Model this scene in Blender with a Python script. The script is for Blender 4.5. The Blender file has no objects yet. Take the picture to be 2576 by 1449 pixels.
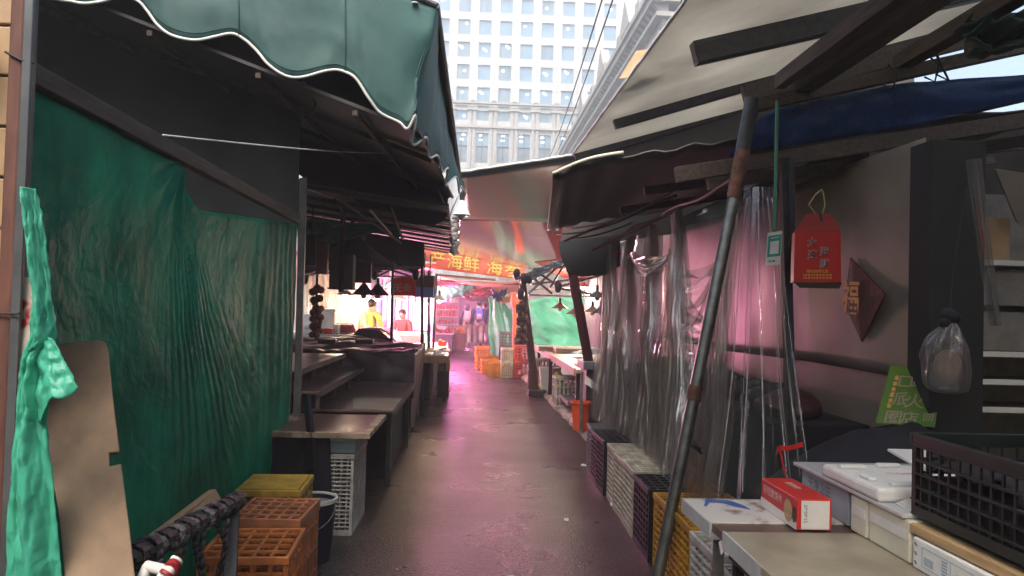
import bpy, bmesh, math, random
from mathutils import Vector, Matrix, noise
random.seed(7)
S = bpy.context.scene
COL = S.collection
V = Vector
R = math.radians

# ------------------------------------------------------------------ camera frame (used to turn measurements into metres)
EYE = V((0, 0, 1.55))
FOC, CXP, CYP = 1934.0, 1288.0, 724.5
YAW, PITCH, ROLL = R(2.87), R(1.42), R(1.6)
_f = V((math.sin(YAW) * math.cos(PITCH), math.cos(YAW) * math.cos(PITCH), math.sin(PITCH)))
_r0 = V((math.cos(YAW), -math.sin(YAW), 0))
_u0 = _r0.cross(_f)
_r = _r0 * math.cos(ROLL) + _u0 * math.sin(ROLL)
_u = _u0 * math.cos(ROLL) - _r0 * math.sin(ROLL)

def _d(u, v):
    return _f * FOC + _r * (u - CXP) - _u * (v - CYP)
def at(u, v, Y):
    d = _d(u, v); return EYE + d * (Y / d.y)
def atx(u, v, X):
    d = _d(u, v); return EYE + d * (X / d.x)
def atz(u, v, Z=0.0):
    d = _d(u, v); return EYE + d * ((Z - EYE.z) / d.z)

# ------------------------------------------------------------------ mesh builder
class MB:
    def __init__(s): s.v, s.f, s.mi, s.cur = [], [], [], 0
    def add(s, vs, fs):
        n = len(s.v); s.v += [V(p) for p in vs]
        for f in fs: s.f.append([i + n for i in f]); s.mi.append(s.cur)
        return s
    def slot(s, i): s.cur = i; return s
    def hexa(s, p):      # 8 points: bottom 4 ccw, top 4 ccw
        return s.add(p, [(3, 2, 1, 0), (4, 5, 6, 7), (0, 1, 5, 4), (1, 2, 6, 5), (2, 3, 7, 6), (3, 0, 4, 7)])
    def box(s, x0, x1, y0, y1, z0, z1):
        return s.hexa([(x0, y0, z0), (x1, y0, z0), (x1, y1, z0), (x0, y1, z0), (x0, y0, z1), (x1, y0, z1), (x1, y1, z1), (x0, y1, z1)])
    def obox(s, c, ax, ay, az, hx, hy, hz):
        c = V(c); ax, ay, az = V(ax) * hx, V(ay) * hy, V(az) * hz
        return s.hexa([c - ax - ay - az, c + ax - ay - az, c + ax + ay - az, c - ax + ay - az,
                       c - ax - ay + az, c + ax - ay + az, c + ax + ay + az, c - ax + ay + az])
    def bar(s, a, b, w, h, up=(0, 0, 1)):     # rectangular bar from a to b
        a, b = V(a), V(b); d = (b - a); L = d.length; d.normalize(); up = V(up)
        x = d.cross(up)
        if x.length < 1e-4: x = d.cross(V((1, 0, 0)))
        x.normalize(); z = x.cross(d).normalized()
        return s.obox((a + b) / 2, x, d, z, w / 2, L / 2, h / 2)
    def tube(s, pts, r, n=8, cap=True):
        pts = [V(p) for p in pts]; rr = r if isinstance(r, (list, tuple)) else [r] * len(pts)
        base = len(s.v); px = None
        for i, p in enumerate(pts):
            t = (pts[min(i + 1, len(pts) - 1)] - pts[max(i - 1, 0)]).normalized()
            if px is None:
                px = t.cross(V((0, 0, 1)) if abs(t.z) < .9 else V((1, 0, 0))).normalized()
            px = (px - t * px.dot(t)).normalized(); py = t.cross(px)
            for k in range(n):
                a = 2 * math.pi * k / n
                s.v.append(p + (px * math.cos(a) + py * math.sin(a)) * rr[i])
        for i in range(len(pts) - 1):
            for k in range(n):
                a = base + i * n + k; b = base + i * n + (k + 1) % n
                s.f.append([a, b, b + n, a + n]); s.mi.append(s.cur)
        if cap:
            s.f.append([base + k for k in range(n)][::-1]); s.mi.append(s.cur)
            e = base + (len(pts) - 1) * n
            s.f.append([e + k for k in range(n)]); s.mi.append(s.cur)
        return s
    def cyl(s, a, b, r, n=12, r2=None): return s.tube([a, b], [r, r if r2 is None else r2], n)
    def lathe(s, c, prof, n=20):              # prof: (radius, z)
        c = V(c); base = len(s.v)
        for r, z in prof:
            for k in range(n):
                a = 2 * math.pi * k / n; s.v.append(c + V((r * math.cos(a), r * math.sin(a), z)))
        for i in range(len(prof) - 1):
            for k in range(n):
                a = base + i * n + k; b = base + i * n + (k + 1) % n
                s.f.append([a, b, b + n, a + n]); s.mi.append(s.cur)
        return s
    def ball(s, c, r, n=8, sq=(1, 1, 1)):
        c = V(c); base = len(s.v); m = max(4, n // 2 + 1)
        for i in range(m + 1):
            th = math.pi * i / m
            for k in range(n):
                a = 2 * math.pi * k / n
                s.v.append(c + V((r * sq[0] * math.sin(th) * math.cos(a), r * sq[1] * math.sin(th) * math.sin(a), r * sq[2] * math.cos(th))))
        for i in range(m):
            for k in range(n):
                a = base + i * n + k; b = base + i * n + (k + 1) % n
                s.f.append([a + n, b + n, b, a]); s.mi.append(s.cur)
        return s
    def grid(s, fn, nu, nv):
        base = len(s.v)
        for j in range(nv + 1):
            for i in range(nu + 1): s.v.append(V(fn(i / nu, j / nv)))
        for j in range(nv):
            for i in range(nu):
                a = base + j * (nu + 1) + i
                s.f.append([a, a + 1, a + nu + 2, a + nu + 1]); s.mi.append(s.cur)
        return s
    def poly(s, pts, nrm, th):                # extruded flat polygon
        nrm = V(nrm).normalized() * th; n = len(pts)
        a = [V(p) for p in pts]; b = [p + nrm for p in a]
        return s.add(a + b, [list(range(n))[::-1], [n + i for i in range(n)]] + [[i, (i + 1) % n, n + (i + 1) % n, n + i] for i in range(n)])
    def quad(s, a, b, c, d, th):              # thick slab from 4 corners
        a, b, c, d = map(V, (a, b, c, d)); nrm = (b - a).cross(d - a)
        return s.poly([a, b, c, d], nrm, th)
    def lo(s):
        xs = [p.x for p in s.v]; ys = [p.y for p in s.v]; zs = [p.z for p in s.v]
        return V(((min(xs) + max(xs)) / 2, (min(ys) + max(ys)) / 2, min(zs)))
    def build(s, name, mats, parent=None, smooth=False, bev=0, solid=0, sub=0, weld=False, local=False):
        off = V((0, 0, 0)); p = parent
        while p is not None: off = off + p.location; p = p.parent
        org = V((0, 0, 0))
        if parent is None and not local: org = s.lo()
        if local: off = V((0, 0, 0))
        me = bpy.data.meshes.new(name)
        me.from_pydata([tuple(p - off - org) for p in s.v], [], s.f)
        mats = mats if isinstance(mats, (list, tuple)) else [mats]
        for m in mats: me.materials.append(m)
        if len(mats) > 1: me.polygons.foreach_set('material_index', s.mi)
        bm = bmesh.new(); bm.from_mesh(me)
        if weld: bmesh.ops.remove_doubles(bm, verts=bm.verts, dist=1e-4)
        bmesh.ops.recalc_face_normals(bm, faces=bm.faces)
        bm.to_mesh(me); bm.free()
        if smooth:
            me.polygons.foreach_set('use_smooth', [True] * len(me.polygons))
            if smooth is True: me.set_sharp_from_angle(angle=R(40))
        me.update()
        o = bpy.data.objects.new(name, me); COL.objects.link(o)
        if parent is not None: o.parent = parent
        else: o.location = org
        if bev:
            b = o.modifiers.new('bevel', 'BEVEL'); b.width = bev; b.segments = 2; b.limit_method = 'ANGLE'; b.angle_limit = R(40)
        if solid:
            q = o.modifiers.new('solid', 'SOLIDIFY'); q.thickness = solid
        if sub:
            q = o.modifiers.new('sub', 'SUBSURF'); q.levels = sub; q.render_levels = sub
        return o

def tag(o, label, cat, group=None):
    o['label'] = label; o['category'] = cat
    if group: o['group'] = group
    return o
def structure(o): o['kind'] = 'structure'; return o
def thing(name, label, cat, loc=(0, 0, 0), rotz=0, group=None):
    o = bpy.data.objects.new(name, None); COL.objects.link(o)
    o.empty_display_size = .1; o.location = loc; o.rotation_euler = (0, 0, rotz)
    return tag(o, label, cat, group)
def kids(o): return [c for c in bpy.data.objects if c.parent == o]
def dup(root, loc, rotz=0, label=None, mats=None, rot=None):
    c = root.copy(); COL.objects.link(c); c.location = loc
    c.rotation_euler = rot if rot else (0, 0, rotz)
    if label: c['label'] = label
    for k in kids(root):
        d = k.copy(); COL.objects.link(d); d.parent = c; remat(d, mats)
        for g in kids(k):
            e = g.copy(); COL.objects.link(e); e.parent = d; remat(e, mats)
    return c
def remat(o, m):
    if m is None or o.type != 'MESH': return
    for sl in o.material_slots: sl.link = 'OBJECT'; sl.material = m
def fbm(x, y, z=0.0, oct=3):
    r, a = 0.0, 1.0
    for _ in range(oct): r += a * noise.noise(V((x, y, z))); x *= 2.03; y *= 2.03; z *= 2.03; a *= .5
    return r
def text(body, size, mat_, parent, origin, xdir, ydir, name='lettering', th=.002, align='CENTER', bold=0.0, sx=1.0):
    c = bpy.data.curves.new(name, 'FONT'); c.body = body; c.size = 1; c.extrude = 0; c.align_x = align; c.align_y = 'CENTER'; c.offset = bold
    o = bpy.data.objects.new('tmp', c); COL.objects.link(o)
    dg = bpy.context.evaluated_depsgraph_get()
    me = bpy.data.meshes.new_from_object(o.evaluated_get(dg))
    bpy.data.objects.remove(o)
    xd, yd = V(xdir).normalized(), V(ydir).normalized(); n = xd.cross(yd).normalized()
    b = MB()
    vs = [V(origin) + xd * v.co.x * size * sx + yd * v.co.y * size + n * th for v in me.vertices]
    b.add(vs, [list(p.vertices) for p in me.polygons])
    q = b.build(name, mat_, parent)
    bpy.data.meshes.remove(me)
    return q

# ------------------------------------------------------------------ materials
def mat(name, col, rough=.6, metal=0.0, var=0.0, vs=6.0, bump=0.0, bs=60.0, spec=.5, col2=None, transl=0.0, alpha=1.0, coat=0.0, vdet=4.0, stretch=None, emit=None, es=0.0, rvar=0.0, sheen=0.0, thr=None):
    m = bpy.data.materials.new(name); m.use_nodes = True
    nt = m.node_tree; N, L = nt.nodes, nt.links
    bs_ = N['Principled BSDF']; out = N['Material Output']
    col = tuple(col) + (1,) if len(col) == 3 else col
    bs_.inputs['Base Color'].default_value = col
    bs_.inputs['Roughness'].default_value = rough; bs_.inputs['Metallic'].default_value = metal
    bs_.inputs['Specular IOR Level'].default_value = spec
    if coat: bs_.inputs['Coat Weight'].default_value = coat; bs_.inputs['Coat Roughness'].default_value = .15
    if sheen: bs_.inputs['Sheen Weight'].default_value = sheen
    if emit: bs_.inputs['Emission Color'].default_value = tuple(emit) + (1,); bs_.inputs['Emission Strength'].default_value = es
    tc = N.new('ShaderNodeTexCoord'); src = tc.outputs['Object']
    if stretch:
        mp = N.new('ShaderNodeMapping'); mp.inputs['Scale'].default_value = stretch; L.new(src, mp.inputs[0]); src = mp.outputs[0]
    if var or rvar:
        nz = N.new('ShaderNodeTexNoise'); nz.inputs['Scale'].default_value = vs; nz.inputs['Detail'].default_value = vdet; nz.inputs['Roughness'].default_value = .6
        L.new(src, nz.inputs['Vector'])
        rp = N.new('ShaderNodeValToRGB'); lo, hi = thr if thr else (.3, .7)
        rp.color_ramp.elements[0].position = lo; rp.color_ramp.elements[1].position = hi
        L.new(nz.outputs['Fac'], rp.inputs[0])
        if var:
            c2 = tuple(col2) + (1,) if col2 else tuple(c * (1 - var) for c in col[:3]) + (1,)
            c1 = col if col2 else tuple(min(1, c * (1 + var * .6)) for c in col[:3]) + (1,)
            rp.color_ramp.elements[0].color = c2; rp.color_ramp.elements[1].color = c1
            L.new(rp.outputs[0], bs_.inputs['Base Color'])
        if rvar:
            mr = N.new('ShaderNodeMapRange'); mr.inputs[3].default_value = max(0, rough - rvar); mr.inputs[4].default_value = min(1, rough + rvar)
            L.new(nz.outputs['Fac'], mr.inputs[0]); L.new(mr.outputs[0], bs_.inputs['Roughness'])
    if bump:
        n2 = N.new('ShaderNodeTexNoise'); n2.inputs['Scale'].default_value = bs; n2.inputs['Detail'].default_value = 4
        L.new(src, n2.inputs['Vector'])
        bp = N.new('ShaderNodeBump'); bp.inputs['Strength'].default_value = bump; bp.inputs['Distance'].default_value = .02
        L.new(n2.outputs['Fac'], bp.inputs['Height']); L.new(bp.outputs[0], bs_.inputs['Normal'])
    last = bs_.outputs[0]
    if transl:
        tl = N.new('ShaderNodeBsdfTranslucent'); tl.inputs[0].default_value = col
        if var: L.new(rp.outputs[0], tl.inputs[0])
        mx = N.new('ShaderNodeMixShader'); mx.inputs[0].default_value = transl
        L.new(last, mx.inputs[1]); L.new(tl.outputs[0], mx.inputs[2]); last = mx.outputs[0]
    if alpha < 1:
        tr = N.new('ShaderNodeBsdfTransparent'); mx = N.new('ShaderNodeMixShader'); mx.inputs[0].default_value = alpha
        L.new(tr.outputs[0], mx.inputs[1]); L.new(last, mx.inputs[2]); last = mx.outputs[0]
    L.new(last, out.inputs[0])
    return m

def film(name, tint=(.95, .95, .96), gloss=.22, rough=.12, milk=.04, bs=25, bump=.25, gcol=(1, 1, 1)):
    """clear plastic film: see-through with shiny folds and a little milkiness"""
    m = bpy.data.materials.new(name); m.use_nodes = True
    nt = m.node_tree; N, L = nt.nodes, nt.links; N.remove(N['Principled BSDF']); out = N['Material Output']
    tr = N.new('ShaderNodeBsdfTransparent'); tr.inputs[0].default_value = tint + (1,)
    gl = N.new('ShaderNodeBsdfGlossy'); gl.inputs[0].default_value = gcol + (1,); gl.inputs[1].default_value = rough
    df = N.new('ShaderNodeBsdfDiffuse'); df.inputs[0].default_value = (.7, .68, .68, 1)
    tc = N.new('ShaderNodeTexCoord'); nz = N.new('ShaderNodeTexNoise'); nz.inputs['Scale'].default_value = bs
    mp = N.new('ShaderNodeMapping'); mp.inputs['Scale'].default_value = (1, 1, .12); L.new(tc.outputs['Object'], mp.inputs[0]); L.new(mp.outputs[0], nz.inputs[0])
    bp = N.new('ShaderNodeBump'); bp.inputs['Strength'].default_value = bump; bp.inputs['Distance'].default_value = .02
    L.new(nz.outputs['Fac'], bp.inputs['Height']); L.new(bp.outputs[0], gl.inputs['Normal'])
    lw = N.new('ShaderNodeLayerWeight'); lw.inputs[0].default_value = .35; L.new(bp.outputs[0], lw.inputs['Normal'])
    mr = N.new('ShaderNodeMapRange'); mr.inputs[3].default_value = gloss * .35; mr.inputs[4].default_value = min(1, gloss * 2.6)
    L.new(lw.outputs['Facing'], mr.inputs[0])
    m1 = N.new('ShaderNodeMixShader'); L.new(mr.outputs[0], m1.inputs[0]); L.new(tr.outputs[0], m1.inputs[1]); L.new(gl.outputs[0], m1.inputs[2])
    m2 = N.new('ShaderNodeMixShader'); m2.inputs[0].default_value = milk; L.new(m1.outputs[0], m2.inputs[1]); L.new(df.outputs[0], m2.inputs[2])
    L.new(m2.outputs[0], out.inputs[0])
    return m

def tarp_mat(name, col, col2, transl=.25, rough=.32):
    """woven polyethylene tarpaulin: fine weave, creases, semi-gloss"""
    m = mat(name, col, rough=rough, var=.5, col2=col2, vs=2.2, transl=transl, vdet=6, thr=(.36, .66))
    nt = m.node_tree; N, L = nt.nodes, nt.links; b = N['Principled BSDF']
    tc = N.new('ShaderNodeTexCoord')
    n1 = N.new('ShaderNodeTexNoise'); n1.inputs['Scale'].default_value = 9; n1.inputs['Detail'].default_value = 6; n1.inputs['Distortion'].default_value = 1.2
    n2 = N.new('ShaderNodeTexVoronoi'); n2.inputs['Scale'].default_value = 16; n2.feature = 'DISTANCE_TO_EDGE'
    L.new(tc.outputs['Object'], n1.inputs[0]); L.new(tc.outputs['Object'], n2.inputs[0])
    ad = N.new('ShaderNodeMath'); ad.operation = 'MULTIPLY_ADD'; ad.inputs[1].default_value = .35
    L.new(n2.outputs['Distance'], ad.inputs[0]); L.new(n1.outputs['Fac'], ad.inputs[2])
    bp = N.new('ShaderNodeBump'); bp.inputs['Strength'].default_value = .35; bp.inputs['Distance'].default_value = .03
    L.new(ad.outputs[0], bp.inputs['Height']); L.new(bp.outputs[0], b.inputs['Normal'])
    return m

M = {}
M['tarp'] = tarp_mat('green_tarpaulin', (.020, .40, .26), (.010, .21, .135), .45, .42)
M['tarp'].node_tree.nodes['Principled BSDF'].inputs['Specular IOR Level'].default_value = .09
M['tarp_backlit'] = tarp_mat('backlit_green_tarpaulin', (.16, .72, .52), (.09, .58, .40), .45, .3)  # paler green puts the bunch's backlight into the colour
M['tarp_mint'] = tarp_mat('mint_green_tarpaulin', (.16, .58, .36), (.10, .46, .27), .5, .45); M['tarp_mint'].node_tree.nodes['Principled BSDF'].inputs['Specular IOR Level'].default_value = .12
M['tarp_blue'] = tarp_mat('blue_tarpaulin', (.012, .075, .27), (.008, .05, .17), .3, .45)
M['awning'] = mat('teal_awning_canvas', (.024, .088, .084), .6, var=.4, vs=1.6, vdet=7, bump=.16, bs=5, transl=.12)
M['seam'] = mat('awning_stitching', (.014, .055, .052), .7)
M['awning_dark'] = mat('black_awning_canvas', (.024, .029, .033), .8, var=.3, vs=3, bump=.1, bs=12)
M['trim'] = mat('white_piping', (.58, .58, .54), .55, var=.25, vs=7)
M['steel'] = mat('galvanised_steel', (.24, .255, .24), .42, .8, var=.35, vs=14, bump=.04, bs=80, rvar=.12)
M['steel_dark'] = mat('dark_steel', (.045, .047, .05), .45, .5, var=.4, vs=18, bump=.05, bs=90)
M['rust'] = mat('rusty_steel', (.17, .075, .045), .75, .2, var=.55, vs=22, bump=.15, bs=70)
M['rust_post'] = mat('brown_painted_steel', (.15, .062, .045), .6, .1, var=.4, vs=9, bump=.06, bs=60, stretch=(3, 3, .6))
M['maroon'] = mat('dark_maroon_paint', (.07, .02, .024), .6, var=.4, vs=12, bump=.25, bs=30)
M['timber'] = mat('dark_timber', (.085, .062, .048), .75, var=.5, vs=7, bump=.2, bs=40, stretch=(6, .6, 6))
M['timber_pale'] = mat('pale_timber', (.46, .31, .15), .7, var=.3, vs=5, bump=.12, bs=40, stretch=(6, .6, 6))
M['ply'] = mat('worn_plywood', (.225, .15, .092), .7, var=.4, vs=3.0, bump=.08, bs=45, stretch=(2, 2, .5))
M['board_brown'] = mat('brown_stall_board', (.12, .075, .062), .32, var=.35, vs=4, bump=.04, bs=30, rvar=.12)
M['board_worn'] = mat('worn_table_edge', (.5, .37, .27), .6, var=.7, col2=(.12, .08, .065), vs=11, bump=.1, bs=50)
M['plum'] = mat('plum_oilcloth', (.062, .042, .052), .42, var=.3, vs=3, bump=.2, bs=7)
M['plum_light'] = mat('pale_pink_cloth', (.5, .30, .30), .5, var=.2, vs=4, bump=.15, bs=8)  # paler pinkish tone for the heap's top and flank and a side board
M['black'] = mat('black_plastic', (.010, .013, .018), .42, var=.3, vs=8, bump=.03, bs=60)
M['black_green'] = mat('black_green_plastic', (.007, .014, .012), .4, var=.5, vs=6)
M['black_cloth'] = mat('black_cloth', (.012, .013, .02), .85, var=.4, vs=5, bump=.25, bs=14)
M['webbing'] = mat('black_webbing', (.022, .024, .028), .62, var=.4, vs=30, bump=.2, bs=160)
M['webbing_grey'] = mat('grey_webbing', (.18, .18, .17), .6, var=.3, vs=30, bump=.2, bs=160)
M['white_crate'] = mat('grey_white_plastic', (.50, .49, .45), .45, var=.45, vs=9, vdet=9, bump=.03, bs=40)
M['cream_crate'] = mat('cream_plastic', (.40, .385, .32), .5, var=.45, vs=9, vdet=9, bump=.03, bs=40)
M['orange_crate'] = mat('orange_plastic', (.62, .20, .055), .42, var=.45, vs=9, vdet=9, bump=.04, bs=40)
M['orange_dusty'] = mat('faded_orange_plastic', (.56, .21, .10), .5, var=.45, vs=9, vdet=9, bump=.04, bs=40)
M['yellow_crate'] = mat('yellow_plastic', (.58, .36, .055), .45, var=.45, vs=9, vdet=9, bump=.04, bs=40)
M['amber_crate'] = mat('amber_plastic', (.52, .26, .022), .45, var=.45, vs=9, vdet=9, bump=.04, bs=40)
M['red_crate'] = mat('red_plastic', (.55, .06, .04), .45, var=.45, vs=9, vdet=9, bump=.04, bs=40)
M['grey_crate'] = mat('slate_grey_plastic', (.10, .11, .12), .5, var=.2, vs=6)
M['bucket_orange'] = mat('orange_red_plastic', (.66, .085, .02), .4, var=.1, vs=6)
M['bucket'] = mat('navy_bucket_plastic', (.018, .022, .042), .35, var=.2, vs=5)
M['foam'] = mat('white_foam', (.74, .74, .71), .7, var=.12, vs=10, bump=.08, bs=120)
M['foam_cream'] = mat('cream_foam', (.66, .63, .50), .7, var=.15, vs=6, bump=.07, bs=110)
M['foam_blue'] = mat('pale_blue_board', (.30, .38, .41), .6, var=.2, vs=5, bump=.05, bs=60)
M['laminate'] = mat('stained_laminate', (.37, .335, .25), .4, var=.35, col2=(.22, .19, .135), vs=4.5, bump=.03, bs=50, rvar=.12, vdet=8)
M['laminate_edge'] = mat('grey_edge_band', (.48, .50, .49), .45, var=.2, vs=9)
M['torn_paper'] = mat('torn_printed_vinyl', (.60, .57, .53), .5, var=1, col2=(.22, .15, .12), vs=9, bump=.05, bs=60, vdet=8, thr=(.36, .46))
M['card'] = mat('cardboard', (.40, .26, .14), .8, var=.2, vs=6, bump=.05, bs=70)
M['paper'] = mat('white_paper', (.72, .70, .66), .6, var=.08, vs=10)
M['red'] = mat('red_card', (.55, .028, .022), .42, var=.12, vs=8, bump=.02, bs=40)
M['red_dark'] = mat('dark_red_card', (.30, .012, .016), .5, var=.15, vs=8)
M['maroon_foil'] = mat('maroon_foil', (.13, .008, .014), .6, var=.5, vs=14, bump=.25, bs=20)
M['gold'] = mat('gold_foil', (.62, .38, .08), .4, .4)
M['gold_ink'] = mat('gold_ink', (.72, .38, .06), .5)
M['ink'] = mat('black_ink', (.018, .02, .022), .5)
M['white_ink'] = mat('white_ink', (.72, .70, .66), .5)
M['blue_ink'] = mat('blue_ink', (.24, .36, .50), .6)
M['blue_paint'] = mat('blue_print', (.05, .13, .38), .5)
M['yellow_ink'] = mat('yellow_ink', (.72, .55, .06), .5)
M['teal_card'] = mat('teal_card', (.02, .30, .23), .4)
M['green_sign'] = mat('lime_green_board', (.10, .22, .02), .5, var=.2, vs=5)
M['sign_ink'] = mat('pale_brown_lettering', (.36, .31, .21), .6)
M['banner'] = mat('orange_red_banner', (.42, .085, .05), .7, var=.15, vs=3, transl=.12)
M['banner_red'] = mat('red_banner', (.50, .035, .025), .6, var=.15, vs=3, transl=.25)
M['pale_roof'] = mat('pale_translucent_roof_sheet', (.60, .58, .53), .5, var=.3, vs=1.1, vdet=7, transl=.5, bump=.04, bs=5)
M['gloss_sheet'] = mat('dark_glossy_sheet', (.075, .066, .062), .55, var=.3, vs=2, bump=.05, bs=4, rvar=.08)
M['gloss_ceiling'] = mat('glossy_pale_ceiling_sheet', (.42, .38, .35), .13, .55, var=.2, vs=3, bump=.02, bs=4, rvar=.03, coat=.7)
M['dark_wall'] = mat('dark_sheet_wall', (.040, .048, .048), .7, var=.6, vs=1.6, vdet=8, bump=.2, bs=7)
M['panel'] = mat('greyed_sheet_metal', (.36, .305, .25), .42, .2, var=.22, vs=1.6, bump=.05, bs=3.5, rvar=.1)
M['concrete'] = mat('concrete', (.22, .205, .185), .8, var=.3, vs=6, bump=.25, bs=30)
M['kerb'] = mat('rough_kerb_concrete', (.27, .24, .21), .85, var=.4, vs=9, bump=.5, bs=22)
M['tile'] = mat('tan_wall_tile', (.42, .28, .15), .5, var=.2, vs=8)
M['grey_strip'] = mat('grey_metal_trim', (.15, .16, .17), .4, .5, var=.25, vs=8)
M['poster'] = mat('red_white_poster', (.62, .52, .46), .5, var=1, col2=(.36, .02, .02), vs=9, thr=(.46, .52), vdet=3)
M['film'] = film('clear_plastic_film', tint=(.965, .96, .955), gloss=.26, milk=.035, rough=.09, bump=.12)
M['film_highlight'] = film('milky_fold_highlight', tint=(.95, .93, .92), gloss=.6, milk=.34, rough=.16, bump=.1)  # milky film standing in for bright highlights on the curtain folds
M['film_thin'] = film('thin_clear_film', tint=(.95, .95, .95), gloss=.12, milk=.02)
M['film_warm'] = film('clear_sheet_lamp_tint', tint=(.97, .95, .90), gloss=.2, milk=.25)  # warm lamplight tint put into the film colour
M['bag'] = film('translucent_bag', tint=(.66, .62, .60), gloss=.12, milk=.10, rough=.3, bs=14, bump=.6)
M['white_metal'] = mat('white_painted_metal', (.72, .71, .68), .4, var=.1, vs=9)
M['white_panel'] = mat('white_wall_panel', (.66, .62, .60), .5, var=.1, vs=2)
M['lamp_shade'] = mat('dark_enamel_shade', (.03, .03, .035), .35, var=.2, vs=8)
M['shade_white'] = mat('white_enamel_shade', (.66, .68, .66), .4)
M['shade_pink'] = mat('pink_lit_enamel_shade', (.42, .28, .22), .45, var=.3, vs=10)  # pinkish lamplight on the cone lamps put into the enamel colour
M['garlic'] = mat('dried_garlic', (.42, .16, .06), .6, var=.5, vs=25, bump=.2, bs=60)
M['garlic_dark'] = mat('dark_dried_bulb', (.10, .045, .03), .7, var=.5, vs=25)
M['orange_fruit'] = mat('orange_peel', (.85, .36, .02), .42, var=.1, vs=30, bump=.08, bs=120)
M['apple'] = mat('red_apple_skin', (.55, .06, .03), .35, var=.4, vs=20)
M['wicker'] = mat('woven_basket', (.30, .19, .12), .75, var=.4, vs=26, bump=.4, bs=60)
M['skin'] = mat('skin', (.55, .32, .22), .5, var=.1, vs=20)
M['hair'] = mat('black_hair', (.012, .010, .010), .5, var=.3, vs=40)
M['rope'] = mat('straw_rope', (.38, .32, .13), .8)
M['cable'] = mat('black_cable', (.012, .012, .013), .6)
M['red_ribbon'] = mat('red_ribbon', (.5, .015, .02), .5)
M['green_pole'] = mat('green_plastic_pole', (.03, .16, .07), .5)
# ================================================================== world, sun, camera
EXPOSURE = 1.6
OPEN0, OPEN1 = -1.5, .2  # sky gap left between the added canopies to light the foreground
w = bpy.data.worlds.new('World'); S.world = w; w.use_nodes = True
nt = w.node_tree; bg = nt.nodes['Background']
sk = nt.nodes.new('ShaderNodeTexSky'); sk.sky_type = 'NISHITA'; sk.sun_disc = False
sk.sun_elevation = R(55); sk.sun_rotation = R(200); sk.dust_density = 5.0; sk.air_density = 1.2; sk.ozone_density = .6
nt.links.new(sk.outputs[0], bg.inputs[0]); bg.inputs[1].default_value = .15
sl = bpy.data.lights.new('sun', 'SUN'); sl.energy = 1.2; sl.angle = R(40); sl.color = (1, .96, .9)
so = bpy.data.objects.new('sun', sl); COL.objects.link(so)
# sun behind the camera to the left, high, veiled by cloud
az = R(200); el = R(55)
sd = V((math.sin(az) * math.cos(el), math.cos(az) * math.cos(el), math.sin(el)))
so.rotation_euler = (-sd).to_track_quat('-Z', 'Y').to_euler()

cd = bpy.data.cameras.new('camera'); cd.lens = 36 * FOC / 2576; cd.sensor_width = 36; cd.clip_start = .05; cd.clip_end = 600
co = bpy.data.objects.new('camera', cd); COL.objects.link(co)
mx = Matrix((( _r.x, _u.x, -_f.x, EYE.x), (_r.y, _u.y, -_f.y, EYE.y), (_r.z, _u.z, -_f.z, EYE.z), (0, 0, 0, 1)))
co.matrix_world = mx; S.camera = co
S.view_settings.view_transform = 'Standard'; S.view_settings.look = 'None'; S.view_settings.exposure = EXPOSURE; S.view_settings.gamma = 1
S.render.engine = 'CYCLES'
cy = S.cycles; cy.use_denoising = True; cy.denoiser = 'OPENIMAGEDENOISE'; cy.max_bounces = 8; cy.diffuse_bounces = 4; cy.glossy_bounces = 4
cy.transparent_max_bounces = 24; cy.transmission_bounces = 4; cy.caustics_reflective = False; cy.caustics_refractive = False; cy.sample_clamp_indirect = 6

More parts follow.
